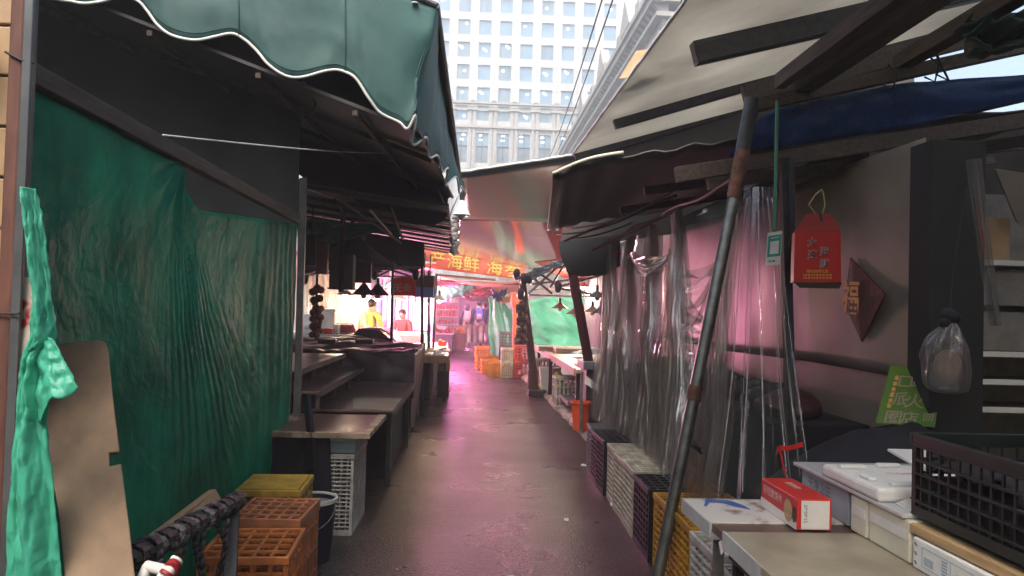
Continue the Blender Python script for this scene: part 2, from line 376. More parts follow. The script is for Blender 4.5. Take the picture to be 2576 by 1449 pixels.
# ================================================================== ground
def asphalt():
    m = mat('damp_asphalt', (.036, .032, .030), .42, var=.55, vs=1.3, vdet=10, stretch=(1.6, .8, 1))
    nt = m.node_tree; N, L = nt.nodes, nt.links; b = N['Principled BSDF']
    tc = N.new('ShaderNodeTexCoord')
    v = N.new('ShaderNodeTexVoronoi'); v.inputs['Scale'].default_value = 110; L.new(tc.outputs['Object'], v.inputs[0])
    n = N.new('ShaderNodeTexNoise'); n.inputs['Scale'].default_value = 70; n.inputs['Detail'].default_value = 6; L.new(tc.outputs['Object'], n.inputs[0])
    a = N.new('ShaderNodeMath'); a.operation = 'ADD'; L.new(v.outputs['Distance'], a.inputs[0]); L.new(n.outputs['Fac'], a.inputs[1])
    bp = N.new('ShaderNodeBump'); bp.inputs['Strength'].default_value = .5; bp.inputs['Distance'].default_value = .010
    L.new(a.outputs[0], bp.inputs['Height']); L.new(bp.outputs[0], b.inputs['Normal'])
    sp = N.new('ShaderNodeTexVoronoi'); sp.inputs['Scale'].default_value = 90; L.new(tc.outputs['Object'], sp.inputs[0])  # aggregate speckle in the colour, doubling as glints of the wet grain
    rr = N.new('ShaderNodeValToRGB'); rr.color_ramp.elements[0].color = (.45, .45, .45, 1); rr.color_ramp.elements[1].color = (2.1, 2.0, 1.9, 1); rr.color_ramp.elements[0].position = .35; rr.color_ramp.elements[1].position = .9
    L.new(sp.outputs['Color'], rr.inputs[0])
    ml = N.new('ShaderNodeMix'); ml.data_type = 'RGBA'; ml.blend_type = 'MULTIPLY'; ml.inputs[0].default_value = 1
    src = b.inputs['Base Color'].links[0].from_socket
    L.new(src, ml.inputs[6]); L.new(rr.outputs[0], ml.inputs[7]); L.new(ml.outputs[2], b.inputs['Base Color'])
    n3 = N.new('ShaderNodeTexNoise'); n3.inputs['Scale'].default_value = 1.1; n3.inputs['Detail'].default_value = 5; L.new(tc.outputs['Object'], n3.inputs[0])
    mr = N.new('ShaderNodeMapRange'); mr.inputs[1].default_value = .35; mr.inputs[2].default_value = .65; mr.inputs[3].default_value = .25; mr.inputs[4].default_value = .36; b.inputs['Specular IOR Level'].default_value = .38
    L.new(n3.outputs['Fac'], mr.inputs[0]); L.new(mr.outputs[0], b.inputs['Roughness'])
    return m
M['asphalt'] = asphalt()
g = MB(); g.add([(-250, -60, 0), (250, -60, 0), (250, 400, 0), (-250, 400, 0)], [(0, 1, 2, 3)])
structure(g.build('ground', M['asphalt']))
# raised concrete pavement on the far right with a broken kerb
p = MB()
ke = [atz(1356, 985), atz(1376, 1003), atz(1400, 1030), atz(1435, 1062), atz(1478, 1108)]
ke = [V((1.02, 30, 0)), V((1.08, 18, 0))] + ke + [V((1.36, 7.4, 0))]
for i in range(len(ke) - 1):
    a, b = ke[i], ke[i + 1]
    p.hexa([(a.x + .17, a.y, -.01), (b.x + .17, b.y, -.01), (5, b.y, -.01), (5, a.y, -.01), (a.x + .17, a.y, .075), (b.x + .17, b.y, .075), (5, b.y, .07), (5, a.y, .07)])
structure(p.build('pavement', M['concrete']))
k = MB()
def kerbfn(s, t):
    n = len(ke) - 1; i = min(int(s * n), n - 1); q = s * n - i
    c = ke[i].lerp(ke[i + 1], q); a = math.pi * t
    j = .045 * noise.noise(V((c.y * 5, t * 3, 0))) + .03 * noise.noise(V((c.y * 14, t * 4, 3)))
    return (c.x + .09 - .12 * math.cos(a) + j, c.y, max(-.01, .10 * math.sin(a) ** .6 + j * .8 - .01))
k.grid(kerbfn, 130, 8)
structure(k.build('kerb', M['kerb'], smooth=True))
# litter scraps at the foot of the crates
for i, (u, v, s, kk) in enumerate([(1468, 1172, .03, 'crumpled white scrap lying on the asphalt by the far black crates'), (1545, 1272, .035, 'shiny torn wrapper at the foot of the cream crates'), (1425, 1309, .02, 'small pale scrap lying alone on the bare asphalt')]):
    c = atz(u, v, .004); b = MB()
    b.grid(lambda a, t: (c.x + (a - .5) * s * 1.6, c.y + (t - .5) * s * 2, .006 + .03 * abs(noise.noise(V((a * 4 + i, t * 4, 1))))), 8, 8)
    tag(b.build('litter', M['paper'], solid=.001), kk, 'litter')

# ================================================================== far tower
YT = 115.0
T0 = at(1272, 128, YT); DX = 53.0 * YT / FOC; DZ = 57.3 * YT / FOC
M['tower_stone'] = mat('cream_cladding', (.52, .51, .48), .6, var=.08, vs=.15)
def add_panel_lines(m, sx, sz):
    nt = m.node_tree; N, L = nt.nodes, nt.links; b = N['Principled BSDF']
    tc = N.new('ShaderNodeTexCoord'); mp = N.new('ShaderNodeMapping'); mp.inputs['Rotation'].default_value = (R(90), 0, 0)
    L.new(tc.outputs['Object'], mp.inputs[0])
    br = N.new('ShaderNodeTexBrick'); br.offset = 0; br.inputs['Scale'].default_value = 1; br.inputs['Mortar Size'].default_value = .035
    br.inputs['Brick Width'].default_value = sx; br.inputs['Row Height'].default_value = sz
    br.inputs['Color1'].default_value = (.66, .67, .65, 1); br.inputs['Color2'].default_value = (.60, .61, .59, 1); br.inputs['Mortar'].default_value = (.42, .43, .42, 1)
    L.new(mp.outputs[0], br.inputs[0]); L.new(br.outputs['Color'], b.inputs['Base Color'])
add_panel_lines(M['tower_stone'], DX / 2, DZ / 2)
M['tower_trim'] = mat('pale_stone_trim', (.50, .49, .46), .7, var=.1, vs=.4)
M['tower_glass'] = mat('tower_window_glass', (.26, .42, .55), .06, var=.25, vs=.3, spec=.8)
M['curtained'] = mat('tower_window_glass_curtained', (.34, .45, .52), .12, var=.6, col2=(.16, .26, .34), vs=1.4, stretch=(1, 1, .12), spec=.8)
M['ceiling_light'] = mat('office_ceiling_light', (.9, .9, .8), .5, emit=(1, .95, .8), es=2.2)
M['dark_floor'] = mat('office_dark_glass', (.24, .30, .34), .1, var=.4, vs=.8, spec=.8)
tw = thing('office_tower', 'tall pale office tower with a grid of blue windows closing the view above the stalls', 'building', (T0.x, YT, 0))
rows = [-3, -2, -1, 0, 1, 2]                     # upwards is negative
def zr(v): return at(1272, v, YT).z
ww, wh = 31 * YT / FOC, 38 * YT / FOC
cols = list(range(-4, 8))
spec = [(zr(128) - k * DZ, wh) for k in rows] + [(zr(293), 25 * YT / FOC), (zr(374), 76 * YT / FOC)]
ztop = spec[0][0] + DZ * 1.5
wl = MB()
xs = [T0.x + c * DX for c in cols]
xe0, xe1 = T0.x - 14 * DX, T0.x + 6.9 * DX
edges = [xe0] + [e for x in xs if x < xe1 for e in (x - ww / 2, x + ww / 2)] + [xe1]
for i in range(0, len(edges), 2):
    wl.box(edges[i], edges[i + 1], YT, YT + 12, 0, ztop)
zs = sorted([(z - h / 2, z + h / 2) for z, h in spec])
for x in xs:
    if x > xe1: continue
    lo = 0
    for a, b in zs:
        wl.box(x - ww / 2, x + ww / 2, YT, YT + .5, lo, a); lo = b
    wl.box(x - ww / 2, x + ww / 2, YT, YT + .5, lo, ztop)
wl.build('wall', M['tower_stone'], tw)
tm = MB()
for v, h, d in ((262, .35, .5), (268, .25, .3), (322, .35, .45)):
    tm.box(xe0, xe1 + .3, YT - d, YT - .003, zr(v) - h / 2, zr(v) + h / 2)
tm.build('cornice', M['tower_trim'], tw)
for c in range(-4, 7):
    x = T0.x + (c - .5) * DX
    if x > xe1 - 1: continue
    q = MB()
    q.box(x - .50, x - .12, YT - .28, YT - .003, 0, zr(283)); q.box(x + .12, x + .50, YT - .28, YT - .003, 0, zr(283))
    q.box(x - .8, x + .8, YT - .45, YT - .003, zr(281) + .01, zr(274)); q.box(x - .62, x + .62, YT - .5, YT - .003, zr(273.5), zr(269.5))
    q.box(x - .3, x + .3, YT - .6, YT - .2, zr(259), zr(255))
    q.build('pilaster', M['tower_trim'], tw)
random.seed(3)
for ri, (z, h) in enumerate(spec):
    for c in cols[1:]:
        x = T0.x + c * DX
        if x > xe1: continue
        q = MB()
        kind = random.random()
        if ri < 7:
            q.slot(0 if kind < .6 else 1).box(x - ww / 2 + .002, x + ww / 2 - .002, YT + .26, YT + .34, z - h / 2 + .002, z + h / 2 - .002)
            if random.random() < .45:
                lx = x + random.uniform(-.5, .3); lz = z + random.uniform(-.3, .5)
                q.slot(2).box(lx, lx + .34, YT + .24, YT + .26, lz, lz + .3)
                if random.random() < .4: q.box(lx - .3, lx, YT + .24, YT + .26, lz + .3, lz + .5)
        else:
            m = z + h * .05
            q.slot(0).box(x - ww / 2 + .002, x + ww / 2 - .002, YT + .26, YT + .34, m, z + h / 2 - .002)
            q.slot(3).box(x - ww / 2 + .002, x + ww / 2 - .002, YT + .26, YT + .34, z - h / 2 + .002, m)
            for _ in range(2):
                lx = x + random.uniform(-.7, .2); q.slot(2).box(lx, lx + .5, YT + .24, YT + .26, m + .9 + _ * .7, m + 1.1 + _ * .7)
            q.slot(4).box(x - .04, x + .04, YT + .22, YT + .25, z - h / 2 + .002, z + h / 2 - .002)
            q.box(x - ww / 2, x + ww / 2, YT + .2, YT + .219, m - .06, m + .06)
        q.build('window', [M['tower_glass'], M['curtained'], M['ceiling_light'], M['dark_floor'], M['steel_dark']], tw)

# ================================================================== cornice building to the right of the tower
XB = 12.0; Y0, Y1 = 50.0, 103.0; E = EYE.z
M['old_stone'] = mat('grey_beige_stone', (.42, .41, .38), .75, var=.2, vs=.6)
M['old_glass_shade'] = mat('slate_glass_and_shade', (.12, .14, .16), .3)  # window glass, also the dark stand-in for shade in the parapet openings
cb = thing('stone_building', 'long stone building with bracketed cornice and panelled parapet beside the tower', 'building', (XB + 5, 75, 0))
b = MB(); b.box(XB, XB + 14, Y0, Y1, 0, E + 19.4); b.build('wall', M['old_stone'], cb)
b = MB()
b.box(XB - .9, XB + 14.6, Y0 - .9, Y1, E + 20.25, E + 20.75); b.box(XB - .55, XB + 14.3, Y0 - .55, Y1, E + 19.4, E + 19.7); b.box(XB - 1.1, XB + 14.8, Y0 - 1.1, Y1, E + 20.75, E + 20.95)
b.box(XB - .3, XB + 14.1, Y0 - .3, Y1, E + 18.2, E + 18.45)
b.build('cornice', M['old_stone'], cb)
y = Y0 - .4
while y < Y1:
    b = MB(); b.hexa([(XB - .2, y, E + 19.7), (XB + .3, y, E + 19.7), (XB + .3, y + .42, E + 19.7), (XB - .2, y + .42, E + 19.7), (XB - .8, y, E + 20.25), (XB + .3, y, E + 20.25), (XB + .3, y + .42, E + 20.25), (XB - .8, y + .42, E + 20.25)])
    b.build('bracket', M['old_stone'], cb)
    y += 1.05
b = MB(); b.box(XB - .1, XB + .5, Y0 + .4, Y1, E + 20.95, E + 22.5); b.box(XB - .25, XB + .65, Y0 + .3, Y1, E + 22.5, E + 22.8)
y = Y0 + 6
while y < Y1 - 4:
    b.box(XB - .35, XB + .8, y, y + 1.5, E + 20.95, E + 23.2); y += 7.5
for y in (62, 74, 88):
    b.poly([(XB - .3, y - 2.2, E + 22.8), (XB - .3, y + 2.2, E + 22.8), (XB - .3, y, E + 25.4)], (1, 0, 0), .8)
b.build('parapet', M['old_stone'], cb)
b = MB(); y = Y0 + 1
while y < Y1 - 1:
    if int((y - Y0) / 1.1) % 7 != 6: b.box(XB - .16, XB - .12, y, y + .6, E + 21.3, E + 22.1)
    y += 1.1
b.build('parapet_opening', M['old_glass_shade'], cb)  # flat dark slabs stand in for shade inside the openings
y = Y0 + 1.5; n = 0
while y < Y1 - 3:
    q = MB(); q.box(XB - .05, XB - .01, y, y + 1.5, E + 14.5, E + 17.6); q.slot(1)
    q.box(XB - .12, XB - .06, y - .2, y, E + 14.3, E + 17.8); q.box(XB - .12, XB - .06, y + 1.5, y + 1.7, E + 14.3, E + 17.8)
    q.box(XB - .2, XB - .06, y, y + 1.5, E + 17.6, E + 17.85)
    q.build('window', [M['old_glass_shade'], M['old_stone']], cb); y += 3.2
q = MB()
for x in (XB + 2, XB + 5.5):
    q.box(x, x + 1.6, Y0 - .05, Y0 - .01, E + 14.5, E + 17.6)
q.build('gable_window', M['old_glass_shade'], cb)

# overhead wires
for (a, b_, lb) in ((at(1533, -60, 14), at(1383, 395, 45), 'black overhead wire crossing the tower front, left of the pair'), (at(1562, -60, 14), at(1398, 390, 45), 'black overhead wire nearer the stone building, right of the pair'), (at(1735, -60, 9), at(1655, 110, 18), 'thin black wire above the pale roof edge')):
    q = MB(); pts = [a.lerp(b_, i / 12) - V((0, 0, .25 * math.sin(math.pi * i / 12))) for i in range(13)]
    q.tube(pts, .018 if a.y > 10 else .01, 5); tag(q.build('overhead_wire', M['cable']), lb, 'wire', 'wires over the alley')

# ================================================================== left awning with scalloped valance
YA = 4.5
aw = thing('awning', 'dark teal canvas awning with a scalloped white-edged valance over the left stall', 'awning', tuple(at(600, 100, YA)))
sc = [(60, -12), (120, -4), (170, 2), (210, 9), (260, 0), (300, -14), (345, 0), (370, 25), (395, 60), (430, 87), (487, 101), (545, 90), (585, 84), (615, 97), (645, 125), (675, 162), (710, 187), (755, 195), (820, 179), (850, 175), (879, 185), (901, 205), (928, 247), (958, 282), (1005, 306), (1026, 324), (1044, 291)]
side = [((1098, 14), (1044, 291), 4.5), ((1104, 30), (1038, 338), 4.55), ((1107, 52), (1043, 364), 4.7), ((1108, 85), (1074, 346), 4.95), ((1107, 120), (1082, 395), 5.2), ((1109, 160), (1102, 392), 5.5), ((1115, 205), (1112, 432), 5.8), ((1121, 255), (1128, 424), 6.1), ((1127, 305), (1123, 466), 6.5), ((1136, 355), (1146, 445), 6.9), ((1144, 400), (1156, 485), 7.3), ((1152, 425), (1161, 468), 7.6), ((1156, 440), (1172, 490), 7.9)]
front_bot = [at(u, v, YA) for u, v in sc]
front_top = [at(u, 14 - (1098 - u) * .37, YA) for u, v in sc]
side_bot = [at(*b_, Y) for t, b_, Y in side]; side_top = [at(*t, Y) for t, b_, Y in side]
front_top[-1] = side_top[0]; front_top[-2] = front_top[-2].lerp(side_top[0], .5)
bots, tops = front_bot + side_bot[1:], front_top + side_top[1:]
def smooth_pts(pts, n):
    out = []
    m = len(pts) - 1
    for i in range(n + 1):
        s = i / n * m; k = min(int(s), m - 1); q = s - k
        p0, p1, p2, p3 = pts[max(k - 1, 0)], pts[k], pts[k + 1], pts[min(k + 2, m)]
        out.append(.5 * ((2 * p1) + (p2 - p0) * q + (2 * p0 - 5 * p1 + 4 * p2 - p3) * q * q + (3 * p1 - p0 - 3 * p2 + p3) * q ** 3))
    return out
NB = 240
sb, st = smooth_pts(bots, NB), smooth_pts(tops, NB)
kc = (len(sc) - 1) / (len(bots) - 1)
def valance(s, t):
    i = int(round(s * NB)); p = st[i].lerp(sb[i], t)
    wv = .016 * fbm(s * 9, t * 2.2, 1) * (.3 + t) + .007 * fbm(s * 34, t * 3, 5) * t
    d = (s - kc)
    if abs(d) < .10: wv -= .05 * math.sin(min(1, max(0, t - .25) * 1.4) * math.pi) * math.exp(-(d / .035) ** 2)
    nr = V((.25, -1, .1)) if s < kc else V((1, -.3, .1))
    return p + nr * wv
q = MB(); q.grid(valance, NB, 16); q.build('valance', M['awning'], aw, smooth='all', solid=.003)
q = MB(); q.tube([V(valance(i / NB, 1.0)) for i in range(NB + 1)], .009, 6); q.build('edge_piping', M['trim'], aw, smooth='all')
for s0 in (.14, .33, .52, .70):
    q = MB(); i0 = int(s0 * NB); q.tube([V(valance(i0 / NB, t / 16)) + V((0, -.004, 0)) for t in range(17)], .004, 5); q.build('seam', M['seam'], aw, smooth='all')
q = MB(); q.tube([V(valance(i / NB, .945)) + V((0, -.003, 0)) for i in range(NB + 1)], .0025, 4); q.build('hem_stitching', M['seam'], aw, smooth='all')
q = MB(); a = side_top[0]; f_ = side_top[-1]; lf = V((-3.7, 0, 1.36))
q.quad(a + V((0, .01, .004)), f_ + V((0, 0, .004)), f_ + lf, a + lf + V((0, .01, 0)), .004)
q.build('canopy', M['awning_dark'], aw)
q = MB(); c = at(1044, 9, YA - .015); q.lathe(c, [(0, 0), (.02, 0), (.02, .006), (0, .012)], 12); q.build('eyelet', M['trim'], aw)
q = MB(); q.tube([side_top[0], side_top[-1]], .02, 8); q.tube([side_top[0], side_top[0] + lf], .02, 8); q.build('frame_tube', M['steel_dark'], aw)

# left stall: roof sheet, dark walls
q = MB(); nr, fr = at(1054, 332, 4.6), at(1140, 500, 8.0); lf = V((-3.2, 0, 1.12))
q.quad(nr, fr, fr + lf, nr + lf, .02)
rs = tag(q.build('roof_sheet', M['gloss_sheet']), 'dark glossy roof sheet under the teal awning', 'roof')
q = MB()
for f in (.12, .3, .5, .72):
    a, b_ = nr + lf * f, fr + lf * f; q.bar(a - V((0, 0, .035)), b_ - V((0, 0, .035)), .03, .03)
for f in (.25, .62): q.bar(nr.lerp(fr, f) - V((0, 0, .03)), nr.lerp(fr, f) + lf - V((0, 0, .03)), .025, .035)
q.build('batten', M['timber'], rs)
q = MB(); q.box(-3.45, -3.4, 2.25, 12, 0, 4.6)
tag(q.build('back_wall', M['dark_wall']), 'dark wall at the back of the left stall behind the green tarpaulin', 'wall')
q = MB(); q.quad((-3.4, 5.95, 0), (-1.36, 5.95, 0), (-1.36, 5.95, 2.98), (-3.4, 5.95, 3.70), .03)
tag(q.build('partition', M['dark_wall']), 'dark partition sheet closing the far end of the tarpaulin stall', 'partition')
q = MB(); q.bar(at(764, 448, 5.85), V((at(740, 1290, 5.85).x, 5.85, 0)), .035, .05)
tag(q.build('stall_post', M['steel_dark']), 'dark steel post at the far end of the green tarpaulin', 'post')
# black scalloped valance further in
bv = [(735, 300), (742, 430), (791, 472), (812, 484), (835, 489), (853, 487), (870, 483), (884, 492), (897, 507), (912, 520), (928, 525), (948, 524), (967, 520), (979, 529), (989, 542), (1005, 553), (1025, 560), (1050, 565), (1077, 566), (1100, 563), (1113, 558), (1124, 542), (1127, 500), (1136, 492), (950, 385)]
q = MB(); q.poly([at(u, v, 7.95) for u, v in bv], (0, 1, 0), .012)
tag(q.build('black_valance', M['awning_dark']), 'black scalloped valance hanging under the teal awning', 'valance')
q = MB(); dc = [(752, 560), (1068, 600)]
q.grid(lambda s, t: at(748 + 320 * s, 560 + 50 * s + (688 + 5 * math.sin(s * 23) - 10 * s - 560 - 50 * s) * t, 12.2) + V((0, .06 * math.sin(s * 30) * t, 0)), 60, 6)
tag(q.build('drop_cloth', mat('dark_brown_cloth', (.045, .036, .036), .8, var=.3, vs=3), smooth='all', solid=.006), 'dark cloth dropping from the low roof behind the grey pyramid canopies', 'cloth')
# dark roof of the left stalls further in
q = MB(); nr, fr = at(1128, 520, 7.2), at(1141, 634, 16.6); lf = V((-4.2, 0, .55))
q.quad(nr, fr, fr + lf, nr + lf, .03)
dr = tag(q.build('roof_sheet', M['dark_wall']), 'dark low roof over the left stalls beside the alley canopy', 'roof')
q = MB()
for i in range(9):
    f = i / 8; a = nr.lerp(fr, f) - V((0, 0, .03)); q.bar(a, a + lf, .03, .04)
q.build('batten', M['timber'], dr)
q = MB()
for a, b_ in (((845, 495, 8), (1010, 612, 9)), ((1000, 545, 8), (1128, 590, 9)), ((930, 528, 7.5), (985, 590, 8.5)), ((985, 522, 7.6), (1012, 600, 8)), ((760, 470, 7.5), (900, 520, 9))):
    q.cyl(at(*a), at(*b_), .012, 6)
q.build('rod', M['shade_pink'], dr)
q = MB(); q.grid(lambda s, t: at(755 + 250 * s, 548 + 22 * s + (40 + 18 * math.sin(s * 6)) * t, 10 + .2 * fbm(s * 5, t * 2)), 30, 8)
tag(q.build('tarpaulin', M['tarp'], smooth='all', solid=.003), 'narrow dark green tarpaulin strip under the roof above the hanging lamps', 'tarpaulin')

# ================================================================== right pale roof
P1, P2 = at(1440, 391, 8.4), at(1728, 0, 4.14); P0 = P2 + (P2 - P1) * .5
up = V((3.6, 0, 1.1))
rf = thing('canopy_roof', 'pale translucent lean-to roof sloping down to the alley on dark rafters', 'roof', tuple(P1))
q = MB(); q.quad(P0, P0 + up, P1 + up, P1, .02); q.build('sheet', M['pale_roof'], rf)
q = MB()
N_ = 60
q.tube([P0.lerp(P1, i / N_) + V((-.004, 0, .004 + .012 * fbm(i * .4, 2))) for i in range(N_ + 1)], .011, 5); q.build('edge_trim', M['trim'], rf, smooth='all')
for a, b_, w_, h_ in (((1745, 136, 5.0), (2500, -36, 5.0), .10, .15), ((1545, 314, 6.9), (2500, 40, 6.9), .07, .085), ((1446, 396, 8.35), (2060, 216, 8.35), .05, .10)):
    q = MB(); q.bar(at(*a), at(*b_), w_, h_); q.build('rafter', M['steel_dark'], rf, bev=.006)
q = MB(); q.grid(lambda s, t: at(1600 + 12 * s + 20 * t - 55 * s, 128 + 70 * s, 5.9 - .2 * t) + V((.12 * t, 0, .03 * t)), 8, 4)
q.build('torn_flap', M['card'], rf, solid=.003)

# near right frame carried by the leaning pole
fr_ = thing('roof_frame', 'dark timber and steel roof frame above the right stall, carried by the leaning pole', 'frame', tuple(at(1900, 262, 4.3)))
Zb = [at(1895, 266, 4.3), at(2760, 78, 4.3)]
q = MB(); q.bar(Zb[0], Zb[1], .07, .075); q.build('beam', M['timber'], fr_, bev=.004)
for (u, v), w_ in (((2012, 246), .11), ((2262, 186), .09), ((1960, 232), .06), ((2440, 150), .08)):
    a = at(u, v, 4.32); a.z += .06; b_ = V((a.x + .03, 1.3, a.z + .05)); q = MB(); q.bar(a, b_, w_, .085); q.build('purlin', M['timber'], fr_, bev=.004)
q = MB(); q.bar(at(1870, 240, 4.9), at(2700, 30, 4.9), .06, .12); q.build('beam', M['timber'], fr_, bev=.004)
q = MB()
for u, v in ((2020, 240), (2235, 190), (2340, 170)):
    c = at(u, v, 4.26); q.tube([c + V((0, 0, .06)), c + V((.02, -.05, 0)), c + V((.01, -.03, -.09)), c + V((-.02, .02, -.05))], .006, 5)
c = at(2350, 175, 4.2); q.tube([c + V((-.05, -.06, .12)), c + V((0, -.07, .0)), c + V((.05, -.06, -.08)), c + V((-.03, -.07, -.05)), c + V((.04, -.06, .04))], .008, 5)
q.build('tie_rope', M['cable'], fr_, smooth='all')

lp = thing('leaning_pole', 'galvanised steel pole leaning across the right stall from asphalt to roof frame', 'pole', tuple(atz(1645, 1500)))
a, m1, m2, b_ = atz(1645, 1500), None, None, at(1893, 262, 4.3)
q = MB(); q.cyl(a, a.lerp(b_, .80), .034, 16); q.build('lower_tube', M['steel'], lp, smooth=True)
for f0, f1, r1 in ((.385, .415, .040), (.80, .90, .043)):
    q = MB(); q.cyl(a.lerp(b_, f0), a.lerp(b_, f1), .040, 16, r1); q.build('collar', M['rust'], lp, smooth=True)
q = MB(); q.cyl(a.lerp(b_, .90), b_ + V((0, 0, .03)), .043, 16); q.build('upper_tube', M['steel_dark'], lp, smooth=True)
q = MB(); c = a.lerp(b_, .30); q.tube([c + V((.04, -.03, .02)), c + V((.07, -.04, -.03)), c + V((.09, -.02, -.05)), c + V((.05, .03, -.02)), c + V((.10, .02, -.03))], .007, 6); q.build('wire_tie', M['cable'], lp, smooth='all')

# blue tarpaulin band
q = MB()
top = [(1846, 372), (1930, 286), (2060, 252), (2200, 222), (2380, 200), (2700, 182)]; bot = [(1842, 390), (1930, 372), (2060, 352), (2200, 330), (2380, 298), (2700, 226)]
tp, bt = smooth_pts([at(u, v, 4.42) for u, v in top], 60), smooth_pts([at(u, v, 4.42) for u, v in bot], 60)
q.grid(lambda s, t: tp[int(round(s * 60))].lerp(bt[int(round(s * 60))], t) + V((0, .03 * fbm(s * 8, t * 2, 4) + .08 * t * t, 0)), 60, 8)
tag(q.build('tarpaulin', M['tarp_blue'], smooth='all', solid=.003), 'blue tarpaulin band hung along the front of the right stall roof', 'tarpaulin')

# low glossy ceiling of the right stall, dark beams along its front
lc = thing('stall_ceiling', 'dark glossy sheet ceiling of the right stall above the plastic curtain', 'ceiling', tuple(at(1600, 480, 6)))
nE = [at(1390, 440, 4.9), at(1500, 398, 4.75), at(1700, 372, 4.6), at(1905, 345, 4.5), at(2250, 310, 4.5), at(2750, 250, 4.5)]
fE = [at(1376, 579, 8.0), at(1450, 562, 8.0), at(1560, 545, 8.0), at(1680, 525, 8.0), at(1850, 500, 8.0), at(2200, 440, 8.0)]
ne, fe = smooth_pts(nE, 40), smooth_pts(fE, 40)
q = MB(); q.grid(lambda s, t: ne[int(round(s * 40))].lerp(fe[int(round(s * 40))], t) + V((0, 0, .03 * fbm(s * 5, t * 3, 8) + .012 * math.sin(s * 60))), 40, 14)
q.build('sheet', M['gloss_sheet'], lc, smooth='all', solid=.012)
q = MB(); q.tube([p_ + V((0, -.01, .006)) for p_ in ne[:12]], .012, 5); q.build('edge_trim', M['foam_cream'], lc, smooth='all')
for a, b_, w_ in (((1700, 428, 4.42), (2760, 262, 4.42), .09), ((1780, 452, 4.7), (2760, 318, 4.7), .07), ((1620, 470, 5.4), (2700, 340, 5.4), .06), ((1560, 520, 6.4), (2500, 395, 6.4), .06)):
    q = MB(); q.bar(at(*a) - V((0, 0, .03)), at(*b_) - V((0, 0, .03)), .05, w_); q.build('beam', M['timber'], lc, bev=.004)
q = MB(); q.cyl(at(1492, 628, 7.6), at(1868, 448, 4.7), .018, 8); q.cyl(at(1420, 606, 8.1), at(1700, 492, 6), .014, 8); q.build('pipe', M['rust'], lc, smooth=True)
q = MB()
for a, b_, sg in (((1400, 590, 8), (1640, 520, 6), .06), ((1420, 575, 7.8), (1760, 440, 5), .1), ((1440, 600, 8), (1590, 560, 7), .03)):
    A, B = at(*a), at(*b_); q.tube([A.lerp(B, i / 10) - V((0, 0, sg * math.sin(math.pi * i / 10))) for i in range(11)], .008, 5)
q.build('cable', M['cable'], lc, smooth='all')
q = MB(); q.poly([at(u, v, 8.42) for u, v in ((1442, 402), (1800, 302), (2300, 160), (2300, 440), (1900, 560), (1408, 628))], (0, 1, 0), .02)
tag(q.build('gable_sheet', M['gloss_sheet']), 'dark sheet closing the gap between the pale roof and the glossy stall ceiling', 'sheet')
# black rounded valance and dark beams at the far end of that stall
q = MB(); q.poly([at(u, v, 8.25) for u, v in ((1405, 607), (1560, 592), (1562, 668), (1525, 692), (1462, 696), (1440, 690), (1420, 668), (1409, 640))], (0, 1, 0), .015)
tag(q.build('black_valance', M['awning_dark']), 'black round-cornered valance above the leaning maroon pole', 'valance')

# ================================================================== canopy sheets across the alley
q = MB(); CA = [at(1152, 434, 9), at(1480, 384, 9), at(1420, 556, 12.6), at(1160, 546, 12.6)]; q.grid(lambda s, t: CA[0].lerp(CA[1], s).lerp(CA[3].lerp(CA[2], s), t), 12, 12)
ca = tag(q.build('alley_canopy', mat('brown_grey_sheet', (.066, .064, .064), .3, var=.4, vs=1.2, bump=.05, bs=3), smooth='all', solid=.03), 'flat brown-grey sheet canopy spanning the alley, nearest to the tower', 'canopy')
q = MB(); q.tube([at(1150 + 330 * i / 30, 434 - 50 * i / 30, 8.98) + V((0, 0, .01 * fbm(i * .5, 1))) for i in range(31)], .016, 5); q.build('edge_trim', M['trim'], ca, smooth='all')
q = MB(); NLc, NRc, FLc, FRc = at(1147, 548, 12.7), at(1440, 545, 12.7), at(1139, 636, 16.5), at(1410, 690, 16.5)
def ceilb(s, t):
    p_ = NLc.lerp(NRc, s).lerp(FLc.lerp(FRc, s), t); p_.z -= .04 * math.sin(math.pi * s) * math.sin(math.pi * t) * .6; return p_
q.grid(ceilb, 20, 24)
cb2 = tag(q.build('alley_canopy', M['gloss_ceiling'], smooth='all', solid=.02), 'sagging glossy ribbed canopy over the alley reflecting pink light above the banner', 'canopy')
q = MB()
for i in range(1, 11):
    t = i / 11; q.tube([V(ceilb(s / 12, t)) - V((0, 0, .012)) for s in range(13)], .009, 5)
q.build('rib', M['steel_dark'], cb2, smooth='all')

# ================================================================== hazy air
q = MB(); q.box(-40, 60, -20, 160, -1, 62); hz = q.build('haze', M['paper']); hz['kind'] = 'stuff'
m = bpy.data.materials.new('air_haze'); m.use_nodes = True; nt = m.node_tree; nt.nodes.remove(nt.nodes['Principled BSDF'])
pv = nt.nodes.new('ShaderNodeVolumePrincipled'); pv.inputs['Color'].default_value = (.9, .92, .94, 1); pv.inputs['Density'].default_value = .0065; pv.inputs['Anisotropy'].default_value = .3
nt.links.new(pv.outputs[0], nt.nodes['Material Output'].inputs['Volume']); hz.data.materials[0] = m
